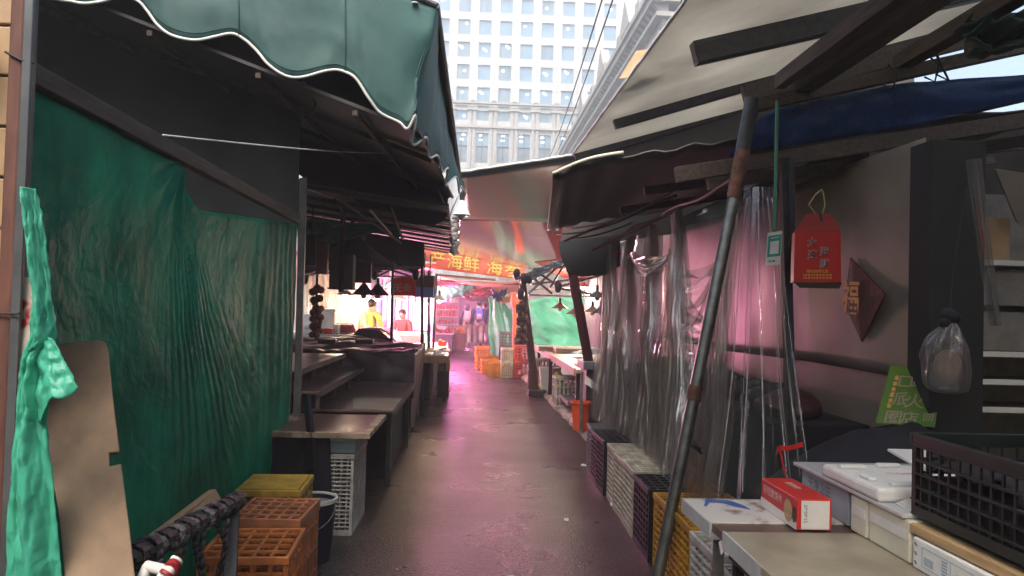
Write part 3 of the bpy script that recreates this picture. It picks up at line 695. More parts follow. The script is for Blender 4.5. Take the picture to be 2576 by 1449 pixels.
# ================================================================== unseen roofs and walls added around the viewpoint to darken the foreground
for y0, y1, lb in ((-14, OPEN0, 'unseen canopy added well behind the viewpoint to shade the foreground'), (OPEN1, 3.5, 'unseen canopy added just above the viewpoint to shade the foreground')):
    q = MB(); q.quad((-1.3, y0, 3.62), (1.35, y0, 3.62), (1.35, y1, 3.62), (-1.3, y1, 3.62), .04)
    tag(q.build('alley_canopy', M['dark_wall']), lb, 'canopy')
for y0, y1, lb in ((-14, -6, 'unseen roof added on the left behind the viewpoint to block sky light'), (-6, -1.0, 'unseen roof added on the left beside the viewpoint to block sky light')):
    q = MB(); q.quad((-4.5, y0, 3.95), (-1.2, y0, 3.4), (-1.2, y1, 3.4), (-4.5, y1, 3.95), .03)
    tag(q.build('stall_roof', M['dark_wall']), lb, 'roof')
q = MB(); q.quad((1.4, -14, 3.2), (6, -14, 3.9), (6, 1.9, 3.9), (1.4, 1.9, 3.2), .03)
tag(q.build('stall_roof', M['dark_wall']), 'unseen roof added on the right behind the viewpoint to block sky light', 'roof')
q = MB(); q.box(-3.45, -3.4, -14, 2.2, 0, 3.4); tag(q.build('back_wall', M['dark_wall']), 'unseen wall added on the left behind the viewpoint to block sky light', 'wall')
q = MB(); q.box(5.0, 5.05, -14, 9, 0, 3.4); tag(q.build('back_wall', M['dark_wall']), 'wall added on the right beyond the shelf rack to block sky light', 'wall')
# ================================================================== crates
def crate(name, label, w, d, h, m, nx=6, ny=5, nz=5, loc=(0, 0, 0), rotz=0, group=None, lid=True, solid_top=.0, bar_=.009, band=.035, cat='crate', open_top=False, liner=False):
    """lattice crate, base centre at loc: posts, bands, real bars; rim is a part of its own"""
    t = thing(name, label, cat, (0, 0, 0), 0, group)
    b = MB(); X, Y_, th = w / 2, d / 2, .012
    for sx in (-1, 1):
        for sy in (-1, 1): b.box(sx * X - (th * 1.6 if sx > 0 else 0), sx * X + (th * 1.6 if sx < 0 else 0), sy * Y_ - (th * 1.6 if sy > 0 else 0), sy * Y_ + (th * 1.6 if sy < 0 else 0), 0, h - band - .001)
    def wall(horizontal, sgn, n):
        L_ = X if horizontal else Y_
        for i in range(1, n):
            p = -L_ + 2 * L_ * i / n
            if horizontal: b.box(p - bar_ / 2, p + bar_ / 2, sgn * Y_ - (bar_ if sgn > 0 else -.002), sgn * Y_ + (bar_ if sgn < 0 else -.002), .03, h - band - .001)
            else: b.box(sgn * X - (bar_ if sgn > 0 else -.002), sgn * X + (bar_ if sgn < 0 else -.002), p - bar_ / 2, p + bar_ / 2, .03, h - band - .001)
        for j in range(0, nz):
            z0 = h * j / nz; hh = .03 if j == 0 else bar_ * .9
            ins = .0035 if j else 0
            if horizontal: b.box(-X + th * 1.7, X - th * 1.7, sgn * Y_ - (th if sgn > 0 else ins), sgn * Y_ + (th if sgn < 0 else -ins) , z0, z0 + hh)
            else: b.box(sgn * X - (th if sgn > 0 else ins), sgn * X + (th if sgn < 0 else -ins), -Y_ + th * 1.7, Y_ - th * 1.7, z0, z0 + hh)
    for sg in (-1, 1): wall(True, sg, nx); wall(False, sg, ny)
    if not open_top:
        for i in range(1, nx): p = -X + w * i / nx; b.box(p - bar_ / 2, p + bar_ / 2, -Y_ + .02, Y_ - .02, h - .016, h - .004)
        for i in range(1, ny): p = -Y_ + d * i / ny; b.box(-X + .02, X - .02, p - bar_ * .7, p + bar_ * .7, h - .013, h - .001)
    for i in range(1, nx): p = -X + w * i / nx; b.box(p - bar_ / 2, p + bar_ / 2, -Y_ + .02, Y_ - .02, .006, .016)
    b.build('body', m, t)
    if liner:
        l_ = MB(); l_.box(-X + .017, X - .017, -Y_ + .017, Y_ - .017, .018, h - .02); l_.build('inner_panel', m, t)
    r = MB(); e = .006
    for z0, z1 in ((h - band, h),):
        r.box(-X - e, X + e, -Y_ - e, -Y_ + th, z0, z1); r.box(-X - e, X + e, Y_ - th, Y_ + e, z0, z1)
        r.box(-X - e, -X + th, -Y_ + th + .0005, Y_ - th - .0005, z0, z1); r.box(X - th, X + e, -Y_ + th + .0005, Y_ - th - .0005, z0, z1)
    r.build('rim', m, t, bev=.004)
    t.location = loc; t.rotation_euler = (0, 0, rotz)
    return t

# row of crates at the foot of the plastic curtain (stood on end), from the table to the far end
G = 'crates along the right side of the alley'
row = [(3.22, 'grey_white', 'white_crate', 'grey-white lattice crate under the near table, nearest of the row', .32),
       (3.66, 'white', 'white_crate', 'white lattice crate beside the table leg, just past the nearest grey-white one', .40),
       (4.08, 'amber', 'amber_crate', 'amber lattice crate showing its latticed side between white crate and leaning pole', .42),
       (4.50, 'amber', 'amber_crate', 'amber crate behind the leaning pole, next to the tall black crate', .40),
       (4.95, 'black', 'black', 'black crate standing on end between the amber and the cream crates', .46),
       (5.42, 'cream', 'cream_crate', 'cream crate next to the black one, nearest of three cream crates', .42),
       (5.82, 'cream', 'cream_crate', 'cream crate in the middle of three cream crates in a row', .36),
       (6.18, 'cream', 'cream_crate', 'cream crate farthest of three, touching the far black crates', .34),
       (6.56, 'black', 'black', 'black crate just past the three cream crates', .36),
       (6.93, 'black', 'black', 'black crate in the middle of the far black group', .34),
       (7.27, 'grey', 'grey_crate', 'slate-grey crate at the far end of the crate row', .32)]
for i, (y, c_, mk, lb, dp) in enumerate(row):
    crate('plastic_crate', lb, .46, dp - .015, .44 + .008 * ((i * 7) % 3), M[mk], 7, 6, 11, (1.12 + .23 + .008 * ((i * 5) % 4), y, .0), R(((i * 3) % 5 - 2) * .6), G, bar_=.011, liner=c_ in ('cream', 'grey', 'black'))

# orange and yellow crates, left foreground
G = 'stacked crates at the foot of the green tarpaulin'
crate('plastic_crate', 'bright orange lattice crate nearest the camera beside the webbing rail', .37, .42, .475, M['orange_crate'], 5, 5, 6, (-.94, 3.50, 0), R(3), G, bar_=.013)
crate('plastic_crate', 'faded orange crate with a smooth rounded rim behind the bright orange one', .34, .40, .50, M['orange_dusty'], 6, 5, 4, (-.965, 3.98, 0), R(-2), G, bar_=.016, band=.06)
yc = crate('plastic_crate', 'dull yellow crate at the back of the stack by the dark bucket', .34, .40, .525, M['yellow_crate'], 3, 3, 5, (-1.08, 4.43, 0), R(2), G, bar_=.02)
q = MB(); q.box(-.155, .155, -.18, .18, .518, .53); q.build('base_panel', M['yellow_crate'], yc, local=True)
crate('plastic_crate', 'orange crate mostly hidden behind the black webbing straps', .30, .34, .40, M['orange_crate'], 5, 4, 5, (-1.06, 3.06, 0), R(4), G, bar_=.013)

# bucket
bk = thing('paint_bucket', 'dark navy bucket with a pale rim behind the orange crates', 'bucket', (-.93, 4.72, 0))
q = MB(); q.lathe((-.93, 4.72, 0), [(0, .006), (.115, .006), (.118, .0), (.14, .36), (.134, .36), (.112, .02), (0, .02)], 28); q.build('body', M['bucket'], bk, smooth=True)
q = MB(); q.lathe((-.93, 4.72, 0), [(.1405, .345), (.149, .35), (.149, .372), (.136, .372), (.136, .345)], 28); q.build('rim', M['white_metal'], bk, smooth=True)
q = MB(); q.lathe((-.93, 4.72, 0), [(0, .335), (.134, .335)], 24); q.build('contents', M['concrete'], bk)
q = MB(); q.tube([V((-.93 + .146 * math.cos(a), 4.72 - .05 - .09 * math.sin(a) ** 2, .34 - .14 * math.sin(a))) for a in [math.pi * i / 14 for i in range(15)]], .0035, 5); q.build('handle', M['steel'], bk, smooth='all')

# ================================================================== left post, tile wall, poster, tarpaulins
ps = thing('stall_post', 'brown painted steel post with grey trim at the near end of the green tarpaulin', 'post', (-1.15, 1.95, 0))
def vpost(u0, u1, Y, d, x_off=0):
    a, b_ = at(u0, 760, Y).x, at(u1, 760, Y).x; return a, b_
a, b_ = vpost(-8, 30, 1.95, 0)
q = MB(); q.box(a, b_, 1.95, 1.975, 0, 3.4); q.build('upright', M['rust_post'], ps, bev=.006)
q = MB(); q.box(b_ + .001, b_ + .0235, 1.943, 1.955, 0, 3.4); q.build('trim_strip', M['grey_strip'], ps, bev=.003)
q = MB()
z = at(40, 150, 1.94).z; q.tube([(a - .004, 1.945, z + .02), (b_ + .0, 1.944, z), (b_ + .03, 1.95, z - .004)], .003, 5)
q.build('wire_wrap', M['cable'], ps); q = MB(); z = at(30, 790, 1.94).z; q.tube([(a - .004, 1.945, z), (b_ + .03, 1.93, z + .002)], .003, 5); q.build('wire_wrap', M['cable'], ps)
tw2 = thing('tiled_wall', 'strip of tan wall tiles at the left border behind the brown post', 'wall', (-1.35, 2.1, 0))
q = MB(); z = 0
while z < 3.3: q.box(-1.6, a + .002, 2.04, 2.06, z + .004, z + .128); z += .132
q.build('tile', M['tile'], tw2, bev=.003)
q = MB(); q.box(-1.6, a + .004, 2.052, 2.066, 0, 3.3); q.build('mortar', M['concrete'], tw2)
q = MB(); tl, tr = at(55, 697, 1.98), at(84, 697, 1.98)
q.poly([at(56, 697, 1.97), at(84, 697, 1.97), at(80, 830, 1.96), at(60, 1080, 1.95), at(38, 1110, 1.95), at(46, 900, 1.96)], (0, 1, 0), .004)
tag(q.build('poster', M['poster']), 'torn red and white poster strip fixed beside the brown post', 'poster')

# big green tarpaulin on the plane X = -1.3
XT = -1.30
edge = [(66, 200), (150, 245), (250, 300), (310, 335), (375, 372), (445, 408), (452, 440), (462, 480), (478, 512), (495, 528), (540, 536), (600, 543), (660, 552), (700, 558), (742, 562)]
ep = [atx(u, v, XT) for u, v in edge]
def edge_z(y):
    for i in range(len(ep) - 1):
        if ep[i].y <= y <= ep[i + 1].y or i == len(ep) - 2:
            q = (y - ep[i].y) / max(1e-6, ep[i + 1].y - ep[i].y); return ep[i].z + (ep[i + 1].z - ep[i].z) * min(1, max(0, q))
    return ep[0].z
yA, yB = ep[0].y - .12, ep[-1].y
tie = ep[5]
def tarpfn(s, t):
    y = yA + (yB - yA) * s; zt = edge_z(max(y, ep[0].y)); z = zt * (1 - t) + .03 * t
    x = XT + .03 * fbm(y * 1.2, z * 1.0, 2, 2) + .010 * abs(noise.noise(V((y * 2.6 + z, z * 2.2 - y * .7, 17)))) + .005 * fbm(y * 6, z * 5.5, 6)
    dy, dz = y - tie.y, tie.z - z                                     # folds fanning from the tie point
    r = math.hypot(dy, dz); an = math.atan2(dz, dy)
    fan = math.exp(-((an - 1.15) / .36) ** 2) * min(1, r * 1.6) * math.exp(-r / 1.7)
    x += (.009 * math.sin(an * 92 + 2.2 * noise.noise(V((r * 1.5, an * 4, 0)))) + .007 * math.sin(an * 171 + r * 3)) * fan
    x += .016 * math.exp(-(r / .2) ** 2) * math.sin(an * 11)
    x += .005 * math.sin(y * 47 + 2 * noise.noise(V((y * 2, z * .7, 9)))) * max(0, min(1, (y - 4.4))) 
    x -= .10 * max(0, t - .75) * (1 + noise.noise(V((y * 3, 0, 3))))
    return (x, y + .02 * fbm(y * 3, z * 2, 11), z)
q = MB(); q.grid(tarpfn, 300, 120)
tag(q.build('tarpaulin', M['tarp'], smooth='all', solid=.002), 'large dark green tarpaulin hung as the side wall of the left stall', 'tarpaulin')
q = MB(); a, b_ = atx(60, 178, XT + .01), atx(748, 551, XT + .01); a = a + (a - b_) * .1
q.bar(a, b_, .05, .062)
bm_ = tag(q.build('timber_beam', M['timber'], bev=.005), 'long dark timber beam holding the top of the green tarpaulin', 'beam')
q = MB()
c = atx(410, 340, XT + .03); q.tube([c.lerp(atx(1110, 378, -.4), i / 20) - V((0, 0, .05 * math.sin(math.pi * i / 20))) for i in range(21)], .004, 5)
tag(q.build('wire', M['trim'], smooth='all'), 'thin pale wire strung across the dark underside of the left awning', 'wire')
for i, (u0, v0, lb) in enumerate([(762, 205, 'bent black hook hanging below the scalloped awning edge'), (840, 500, 'small black wire coil hanging inside the left stall roof')]):
    q = MB(); c = at(u0, v0, 4.9 + i); q.tube([c, c + V((.05, 0, -.06)), c + V((.085, 0, -.14)), c + V((.07, 0, -.20)), c + V((.01, 0, -.215)), c + V((-.06, 0, -.17))], .007, 6)
    tag(q.build('hook', M['cable'], smooth='all'), lb, 'hook')

# folded tarpaulin bunch by the post, its backlight put into the colour
pl = [(88, 480), (92, 560), (98, 660), (110, 760), (100, 850), (84, 900), (70, 1000), (58, 1120), (46, 1250), (38, 1400), (32, 1560)]
pr = [(92, 476), (112, 560), (124, 660), (136, 760), (140, 848), (118, 905), (122, 1000), (124, 1090), (142, 1230), (158, 1400), (170, 1560)]
pL, pR = smooth_pts([at(u - 14, v, 1.90) for u, v in pl], 100), smooth_pts([at(u, v, 1.87) for u, v in pr], 100)
def bunch(s, t):
    i = int(round(t * 100)); p = pL[i].lerp(pR[i], s); wd = (pR[i] - pL[i]).length
    return p + V((0, -.05 * math.sin(math.pi * s) - .22 * wd * math.sin(s * 13 + 2.5 * fbm(t * 3, s)) * .4 + .010 * fbm(s * 6, t * 16, 3) + .006 * fbm(s * 14, t * 40, 4), 0))
q = MB(); q.grid(bunch, 46, 100)
tb = tag(q.build('tarpaulin', M['tarp_backlit'], smooth='all', solid=.002), 'backlight-tinted mint tarpaulin bunched and hanging beside the brown post', 'tarpaulin')
fl = [((90, 846), (90, 900)), ((128, 848), (100, 960)), ((150, 880), (104, 1055)), ((192, 968), (150, 1000)), ((188, 982), (118, 1050))]
q = MB()
def flap(s, t):
    A, B, C, D = at(84, 846, 1.86), at(132, 850, 1.84), at(193, 970, 1.80), at(98, 1060, 1.86)
    top_ = A.lerp(B, s); bt_ = D.lerp(C, s); p = top_.lerp(bt_, t)
    return p + V((0, -.035 * math.sin(math.pi * s) * t + .012 * fbm(s * 5, t * 5, 3) + .03 * max(0, s - .7) * t, -.012 * math.sin(s * 9) * t))
q.grid(flap, 24, 24); q.build('folded_corner', M['tarp_backlit'], tb, smooth='all', solid=.002)

# leaning board
bp = [(142, 872), (152, 866), (205, 858), (250, 855), (264, 860), (272, 880), (284, 1000), (300, 1128), (300, 1136), (274, 1138), (276, 1172), (305, 1166), (326, 1330), (352, 1560), (172, 1560), (150, 1300), (116, 1120), (100, 1050), (120, 940)]
_b0, _b1, _b2 = at(205, 858, 2.36), at(172, 1560, 1.80), at(352, 1560, 1.83)
_bn = (_b1 - _b0).cross(_b2 - _b0).normalized()
def bd(u, v):
    d_ = _d(u, v); return EYE + d_ * ((_b0 - EYE).dot(_bn) / d_.dot(_bn))
q = MB(); q.poly([bd(u, v) for u, v in bp], _bn * (1 if _bn.y > 0 else -1), .016)
tag(q.build('leaning_board', M['ply'], bev=.003), 'scuffed brown board with a rounded top leaning on the green tarpaulin', 'board')

# rail wrapped in black webbing with hanging straps
wb = thing('webbing_rail', 'black webbing straps wound round a waist-high rail in front of the tarpaulin', 'rail', (-.95, 2.6, 0))
ra, rb = at(318, 1412, 2.12), at(592, 1262, 3.0)
q = MB(); q.cyl(ra + (ra - rb) * .3, rb + (rb - ra) * .04, .026, 12); q.build('rail', M['steel_dark'], wb, smooth=True)
q = MB()
for i in range(22):
    f = i / 21; p = ra.lerp(rb, f); d_ = (rb - ra).normalized()
    q.slot(1 if i % 3 == 1 and 2 < i < 18 else 0)
    wd = .036; n = 14
    for k in range(n):
        a0, a1 = 2 * math.pi * k / n, 2 * math.pi * (k + 1) / n
        sk = (.35 if i % 2 else -.3)
        def pt(a, e): 
            r_ = .033 + .003 * (i % 2); return p + d_ * (e * wd / 2 + sk * .02 * math.sin(a)) + V((-1, 0, 0)) * r_ * math.cos(a) + V((0, 0, 1)) * r_ * math.sin(a)
        q.add([pt(a0, -1), pt(a0, 1), pt(a1, 1), pt(a1, -1)], [(0, 1, 2, 3)])
q.build('wound_webbing', [M['webbing'], M['webbing_grey']], wb, solid=.004)
for i, f in enumerate((.14, .24, .35, .46, .57, .68, .78)):
    q = MB(); p = ra.lerp(rb, f); L_ = .30 + .14 * ((i * 37) % 5) / 5; n = 14
    off = [V((.012 * math.sin(j * .5 + i), .05 * math.sin(j / n * math.pi) * (1 if i % 2 else -1), -L_ * j / n)) for j in range(n + 1)]
    d_ = (rb - ra).normalized()
    for j in range(n):
        a, b_ = p + off[j] + V((.034, 0, 0)), p + off[j + 1] + V((.034, 0, 0))
        tw_ = .02
        q.add([a - d_ * tw_, a + d_ * tw_, b_ + d_ * tw_, b_ - d_ * tw_], [(0, 1, 2, 3)])
    q.build('strap', M['webbing'], wb, smooth='all', solid=.005)
lg = [at(560, 1290, 2.98), at(590, 1288, 2.96), at(648, 1470, 2.66), at(600, 1470, 2.66)]
q = MB(); q.bar(rb - V((0, .03, .02)), V((rb.x + .12, 2.55, 0)), .05, .06); q.build('leg', M['black'], wb, bev=.004); q = MB(); q.bar(V((ra.x, ra.y - .1, ra.z)), V((ra.x + .02, ra.y - .1, 0)), .04, .04); q.build('leg', M['black'], wb, bev=.004)
q = MB(); q.quad(at(330, 1405, 2.35), at(540, 1262, 3.12), at(524, 1232, 3.14), at(345, 1366, 2.4), .03)
tag(q.build('foam_slab', M['card'], bev=.004), 'long pale slab propped between the tarpaulin and the webbing rail', 'slab')
fb = thing('folding_trolley_handle', 'chromed handle end with white plastic grips below the webbing rail', 'handle', tuple(at(410, 1430, 1.95)))
q = MB(); q.cyl(at(352, 1470, 1.95), at(372, 1424, 1.97), .014, 10); q.cyl(at(368, 1424, 1.97), at(420, 1436, 1.95), .014, 10); q.build('tube', M['white_metal'], fb, smooth=True)
q = MB(); q.cyl(at(402, 1466, 1.93), at(446, 1408, 1.98), .017, 12); q.build('grip', M['white_metal'], fb, smooth=True)
q = MB(); q.cyl(at(416, 1448, 1.925), at(422, 1440, 1.93), .018, 12); q.cyl(at(430, 1430, 1.95), at(438, 1419, 1.965), .018, 12); q.build('grip_inlay', M['red_dark'], fb, smooth=True)

# ================================================================== brown tables on the left
ZT = .685
t1 = thing('low_table', 'low brown table with worn pale edges over the tall white crate', 'table', (-1.1, 5.65, 0))
a0, a1, b1 = atz(926, 1092, ZT), atz(968, 1044, ZT), None
q = MB(); q.quad((-1.9, a0.y, ZT - .025), (a0.x, a0.y, ZT - .025), (a1.x, a1.y, ZT - .025), (-1.9, a1.y, ZT - .025), .025); q.build('tabletop', M['board_brown'], t1, bev=.004)
q = MB()
q.quad((-1.9, a0.y - .012, ZT - .03), (a0.x + .012, a0.y - .012, ZT - .03), (a0.x - .03, a0.y + .045, ZT - .03), (-1.9, a0.y + .04, ZT - .03), .034)
q.quad((a0.x + .0125, a0.y - .01, ZT - .03), (a1.x + .012, a1.y + .01, ZT - .03), (a1.x - .05, a1.y, ZT - .03), (a0.x - .0295, a0.y + .046, ZT - .03), .034); q.build('edge_strip', M['board_worn'], t1)
for x, y in ((-1.35, 5.95), (-.85, 6.02)):
    q = MB(); q.box(x - .02, x + .02, y - .02, y + .02, 0, ZT - .03); q.build('leg', M['steel_dark'], t1)
crate('plastic_crate', 'tall grey-white lattice crate standing under the low brown table', .255, .54, .54, M['white_crate'], 6, 9, 20, (-.885, 5.47, 0), R(-1), None, bar_=.008)
fbx = thing('foam_box', 'pale green-white foam box on top of the tall white crate', 'box', (-.87, 5.5, .54))
q = MB(); q.box(-1.0, -.755, 5.22, 5.78, .541, .612); q.build('body', M['foam_blue'], fbx, bev=.006)
q = MB(); q.box(-1.008, -.748, 5.212, 5.79, .613, .652); q.build('lid', M['foam'], fbx, bev=.006)
q = MB()
q.grid(lambda s, t: (-1.36 + .42 * s + .05 * t * (s - .5) + .02 * math.sin(s * 14), 5.185 - .02 * math.sin(s * 9 + t * 2) - .02 * t, .665 - .50 * t + .05 * math.sin(s * 3.1) * t - .16 * t * max(0, s - .0) * .3), 40, 20)
tag(q.build('black_cloth', M['black_cloth'], smooth='all', solid=.01), 'black cloth hanging from the front of the low brown table', 'cloth')
q = MB(); q.bar(at(782, 1098, 5.15), at(771, 992, 5.2), .03, .05); q.bar(at(784, 1180, 5.14), at(782, 1098, 5.15), .03, .05)
tag(q.build('upright_bar', M['black']), 'short black upright bar clamped to the low brown table', 'bar')

sh = thing('stepped_shelves', 'brown stepped display shelves with three boards rising to the left', 'display shelf', (-1.1, 7.4, 0))
for (uv, Z_, xl) in (((994, 1034), .69, -1.95), ((809, 986), .845, -2.2), ((750, 935), .995, -2.4)):
    c = atz(*uv, Z_); yf = 8.55 if Z_ < .8 else 8.4
    q = MB(); q.quad((xl, c.y, Z_ - .02), (c.x, c.y, Z_ - .02), (c.x, yf, Z_ - .02), (xl, yf, Z_ - .02), .02); q.build('shelf_board', M['board_brown'], sh, bev=.003)
    q = MB(); q.box(c.x - .02, c.x + .006, c.y - .006, yf, Z_ - .034, Z_ + .003); q.build('edge_strip', M['timber'], sh)
    if Z_ > .7:
        q = MB()
        for k in range(4):
            q = MB(); yy = c.y + .03 + (yf - c.y - .08) * k / 3; q.box(c.x - .05, c.x - .022, yy, yy + .03, Z_ - .15, Z_ - .021); q.build('riser', M['timber'], sh)
c = atz(994, 1034, .69)
q = MB(); q.quad((c.x - .34, c.y + .05, .691), (c.x - .02, c.y + .02, .691), (c.x - .02, c.y + .8, .691), (c.x - .46, c.y + .8, .691), .004); q.build('pale_laminate', M['laminate'], sh)
for x, y in ((c.x - .08, 6.6), (c.x - .08, 8.4), (-1.6, 6.6), (-1.6, 8.4)):
    q = MB(); q.box(x - .02, x + .02, y - .02, y + .02, 0, .67); q.build('leg', M['steel_dark'], sh)
q = MB(); q.box(-1.9, c.x - .13, 6.9, 8.45, 0, .66)
tag(q.build('dark_skirt', M['black_cloth']), 'dark cloth skirt hiding the space under the stepped shelves', 'skirt')

# covered stall with plum oilcloth
cv = thing('covered_stall', 'stall table covered with a draped dark plum oilcloth', 'stall', (-1.4, 9.6, 0))
def cloth(s, t):
    X_ = [-2.35, -1.6, -1.0, -.66]; y0, y1 = 8.65, 10.7
    # s across x (0..1), t: 0 back .. .6 front edge .. 1 hem
    x = -2.4 + 1.77 * s
    if t < .6:
        f = t / .6; y = y1 + (y0 - y1) * f; z = 1.0 + .05 * math.exp(-((s - .45) / .2) ** 2) * (1 - f) + .025 * fbm(s * 5, f * 3, 3) + .02 * math.sin(f * 11 + s * 5) + .035 * abs(noise.noise(V((s * 7 + f * 3, f * 6, 2)))) + .02 * math.sin((s * 1.4 + f) * 21) * noise.noise(V((s * 3, f * 3, 6)))
        z += .03 * math.sin(s * 3) * (1 - f)
    else:
        f = (t - .6) / .4; hem = .30 + .16 * s + .06 * math.sin(s * 7); y = y0 - .02 - .05 * math.sin(s * 17 + f) * f - .05 * f - .03 * noise.noise(V((s * 9, f * 3, 1))); z = 1.0 + .02 * fbm(s * 5, 3, 3) - hem * f - .012 * math.sin(s * 30) * f * .3
    return (x, y, z)
q = MB(); q.grid(cloth, 110, 80); q.build('oilcloth', M['plum'], cv, smooth='all', solid=.004)
def sidecloth(s, t):
    y = 8.63 + 2.07 * s; z = 1.0 - .97 * t + .03 * math.sin(s * 9) * t * .3
    return (-.635 + .03 * math.sin(s * 14 + t) * t - .05 * t - .10 * s * t * .6, y, max(.02, z * (1) + .10 * (1 - s) * t * .3))
q = MB(); q.grid(sidecloth, 40, 24); q.build('side_drape', M['plum'], cv, smooth='all', solid=.004)
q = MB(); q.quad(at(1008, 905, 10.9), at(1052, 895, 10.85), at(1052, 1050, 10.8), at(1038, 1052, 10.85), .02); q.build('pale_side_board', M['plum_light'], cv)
q = MB(); q.box(-2.3, -.75, 8.8, 10.6, 0, .96); q.build('base', M['black_cloth'], cv)
md = thing('covered_heap', 'dark tent-shaped heap under oilcloth with a pinkish sloping side', 'heap', tuple(at(950, 862, 11.2)))
def hp(pts, Y): return [at(u, v, Y) for u, v in pts]
fr0 = hp(((868, 866), (905, 826), (952, 828), (1000, 868)), 10.9); bk0 = hp(((868, 866), (930, 822), (985, 824), (1016, 868)), 12.4)
q = MB(); q.add(fr0, [(0, 1, 2, 3)]); q.add([fr0[0], fr0[1], bk0[1], bk0[0]], [(0, 1, 2, 3)]); q.build('front_cloth', M['plum'], md, solid=.01)
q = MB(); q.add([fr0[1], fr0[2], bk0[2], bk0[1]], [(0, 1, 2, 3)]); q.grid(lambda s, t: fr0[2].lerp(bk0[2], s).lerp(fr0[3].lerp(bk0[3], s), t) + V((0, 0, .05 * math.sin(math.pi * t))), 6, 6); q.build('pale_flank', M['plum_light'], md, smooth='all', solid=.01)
for (u, v) in ((824, 858), (918, 858)):
    q = MB(); c = at(u, v, 8.9); q.box(c.x - .10, c.x + .10, c.y - .07, c.y + .07, c.z - .03, c.z + .025)
    tag(q.build('black_box', M['black'], bev=.01), 'small flat black box on the plum oilcloth, ' + ('by the green tarpaulin edge' if u < 900 else 'by the dark heap'), 'box')

# ================================================================== right foreground table and goods
ZR = .80
tb1 = thing('display_table', 'stained cream laminate table with peeling edge band in the right foreground', 'table', (1.6, 1.8, 0))
q = MB(); q.quad((.89, .5, ZR - .03), (2.7, .5, ZR - .03), (2.7, 2.62, ZR - .03), (.878, 2.62, ZR - .03), .03); q.build('tabletop', M['laminate'], tb1, bev=.004)
q = MB(); q.quad((.876, 2.74, ZR - .03), (1.5, 2.74, ZR - .03), (1.5, 3.07, ZR - .03), (.866, 3.07, ZR - .03), .03); q.build('printed_end_board', M['torn_paper'], tb1, bev=.004)
q = MB(); q.quad((.88, 2.621, ZR - .035), (2.4, 2.621, ZR - .035), (2.4, 2.739, ZR - .035), (.88, 2.739, ZR - .035), .029); q.build('brown_joint_board', M['board_brown'], tb1)
q = MB(); q.quad((.870, 2.74, ZR - .058), (.876, 2.74, ZR - .058), (.866, 3.072, ZR - .052), (.860, 3.072, ZR - .052), .054); q.quad((.862, 3.072, ZR - .05), (1.5, 3.072, ZR - .05), (1.5, 3.076, ZR - .05), (.862, 3.076, ZR - .05), .05)
q.quad((.882, 2.2, ZR - .062), (.888, 2.2, ZR - .062), (.877, 2.60, ZR - .05), (.871, 2.60, ZR - .05), .058); q.quad((.868, 2.60, ZR - .075), (.873, 2.605, ZR - .075), (.885, 2.66, ZR - .05), (.879, 2.66, ZR - .05), .05); q.build('edge_band', M['laminate_edge'], tb1)
q = MB(); q.box(.895, 2.66, .52, 2.6, ZR - .085, ZR - .031); q.build('apron', M['black'], tb1)
q = MB(); q.poly([atz(u, v, ZR + .001) for u, v in ((1776, 1254), (1812, 1258), (1838, 1260), (1872, 1272), (1888, 1282), (1846, 1274), (1820, 1266), (1786, 1262), (1777, 1274), (1771, 1272))], (0, 0, 1), .001); q.build('blue_mark', M['blue_paint'], tb1)
for x, y, m in ((.925, 2.80, 'steel'), (.965, 2.70, 'black'), (.93, 1.1, 'steel'), (2.5, 2.6, 'steel'), (2.5, 1.1, 'steel')):
    q = MB(); q.box(x - .016, x + .016, y - .016, y + .016, 0, ZR - .086); q.build('leg', M[m], tb1)

# red food box
rx = thing('food_carton', 'red food carton with a white size label on its end, on the cream table', 'carton', (1.21, 2.8, ZR))
q = MB(); q.box(1.147, 1.272, 2.64, 2.97, ZR + .001, ZR + .110); q.build('carton_body', M['red'], rx, bev=.003)
q = MB(); q.box(1.162, 1.262, 2.6375, 2.6398, ZR + .006, ZR + .104); q.build('size_label', M['paper'], rx)
text('37*29*12', .0165, M['ink'], rx, (1.176, 2.6373, ZR + .06), (0, 0, -1), (1, 0, 0), 'size_lettering', .0006)
q = MB(); q.poly([(1.1462, 2.97, ZR + .002), (1.1462, 2.641, ZR + .002), (1.1462, 2.641, ZR + .028), (1.1462, 2.74, ZR + .034), (1.1462, 2.97, ZR + .038)][::-1], (-1, 0, 0), .0006); q.build('white_base_print', M['paper'], rx)
q = MB(); c = V((1.1455, 2.712, ZR + .052))
q.poly([c + V((0, .036 * math.cos(a), .040 * math.sin(a))) for a in [2 * math.pi * i / 20 for i in range(20)]], (-1, 0, 0), .0006); q.build('biscuit_print', M['timber_pale'], rx)
q = MB(); c = V((1.1452, 2.66, ZR + .05)); q.poly([c + V((0, .014 * math.cos(a), .028 * math.sin(a))) for a in [2 * math.pi * i / 16 for i in range(16)]], (-1, 0, 0), .0006); q.build('dark_print', M['black_green'], rx)
text('好吃脆饼片', .036, M['white_ink'], rx, (1.1465, 2.855, ZR + .074), (0, -1, 0), (0, 0, 1), 'side_lettering', .0008)
text('脆饼片', .036, M['white_ink'], rx, (1.215, 2.84, ZR + .1105), (0, -1, 0), (1, 0, 0), 'top_lettering', .0008)

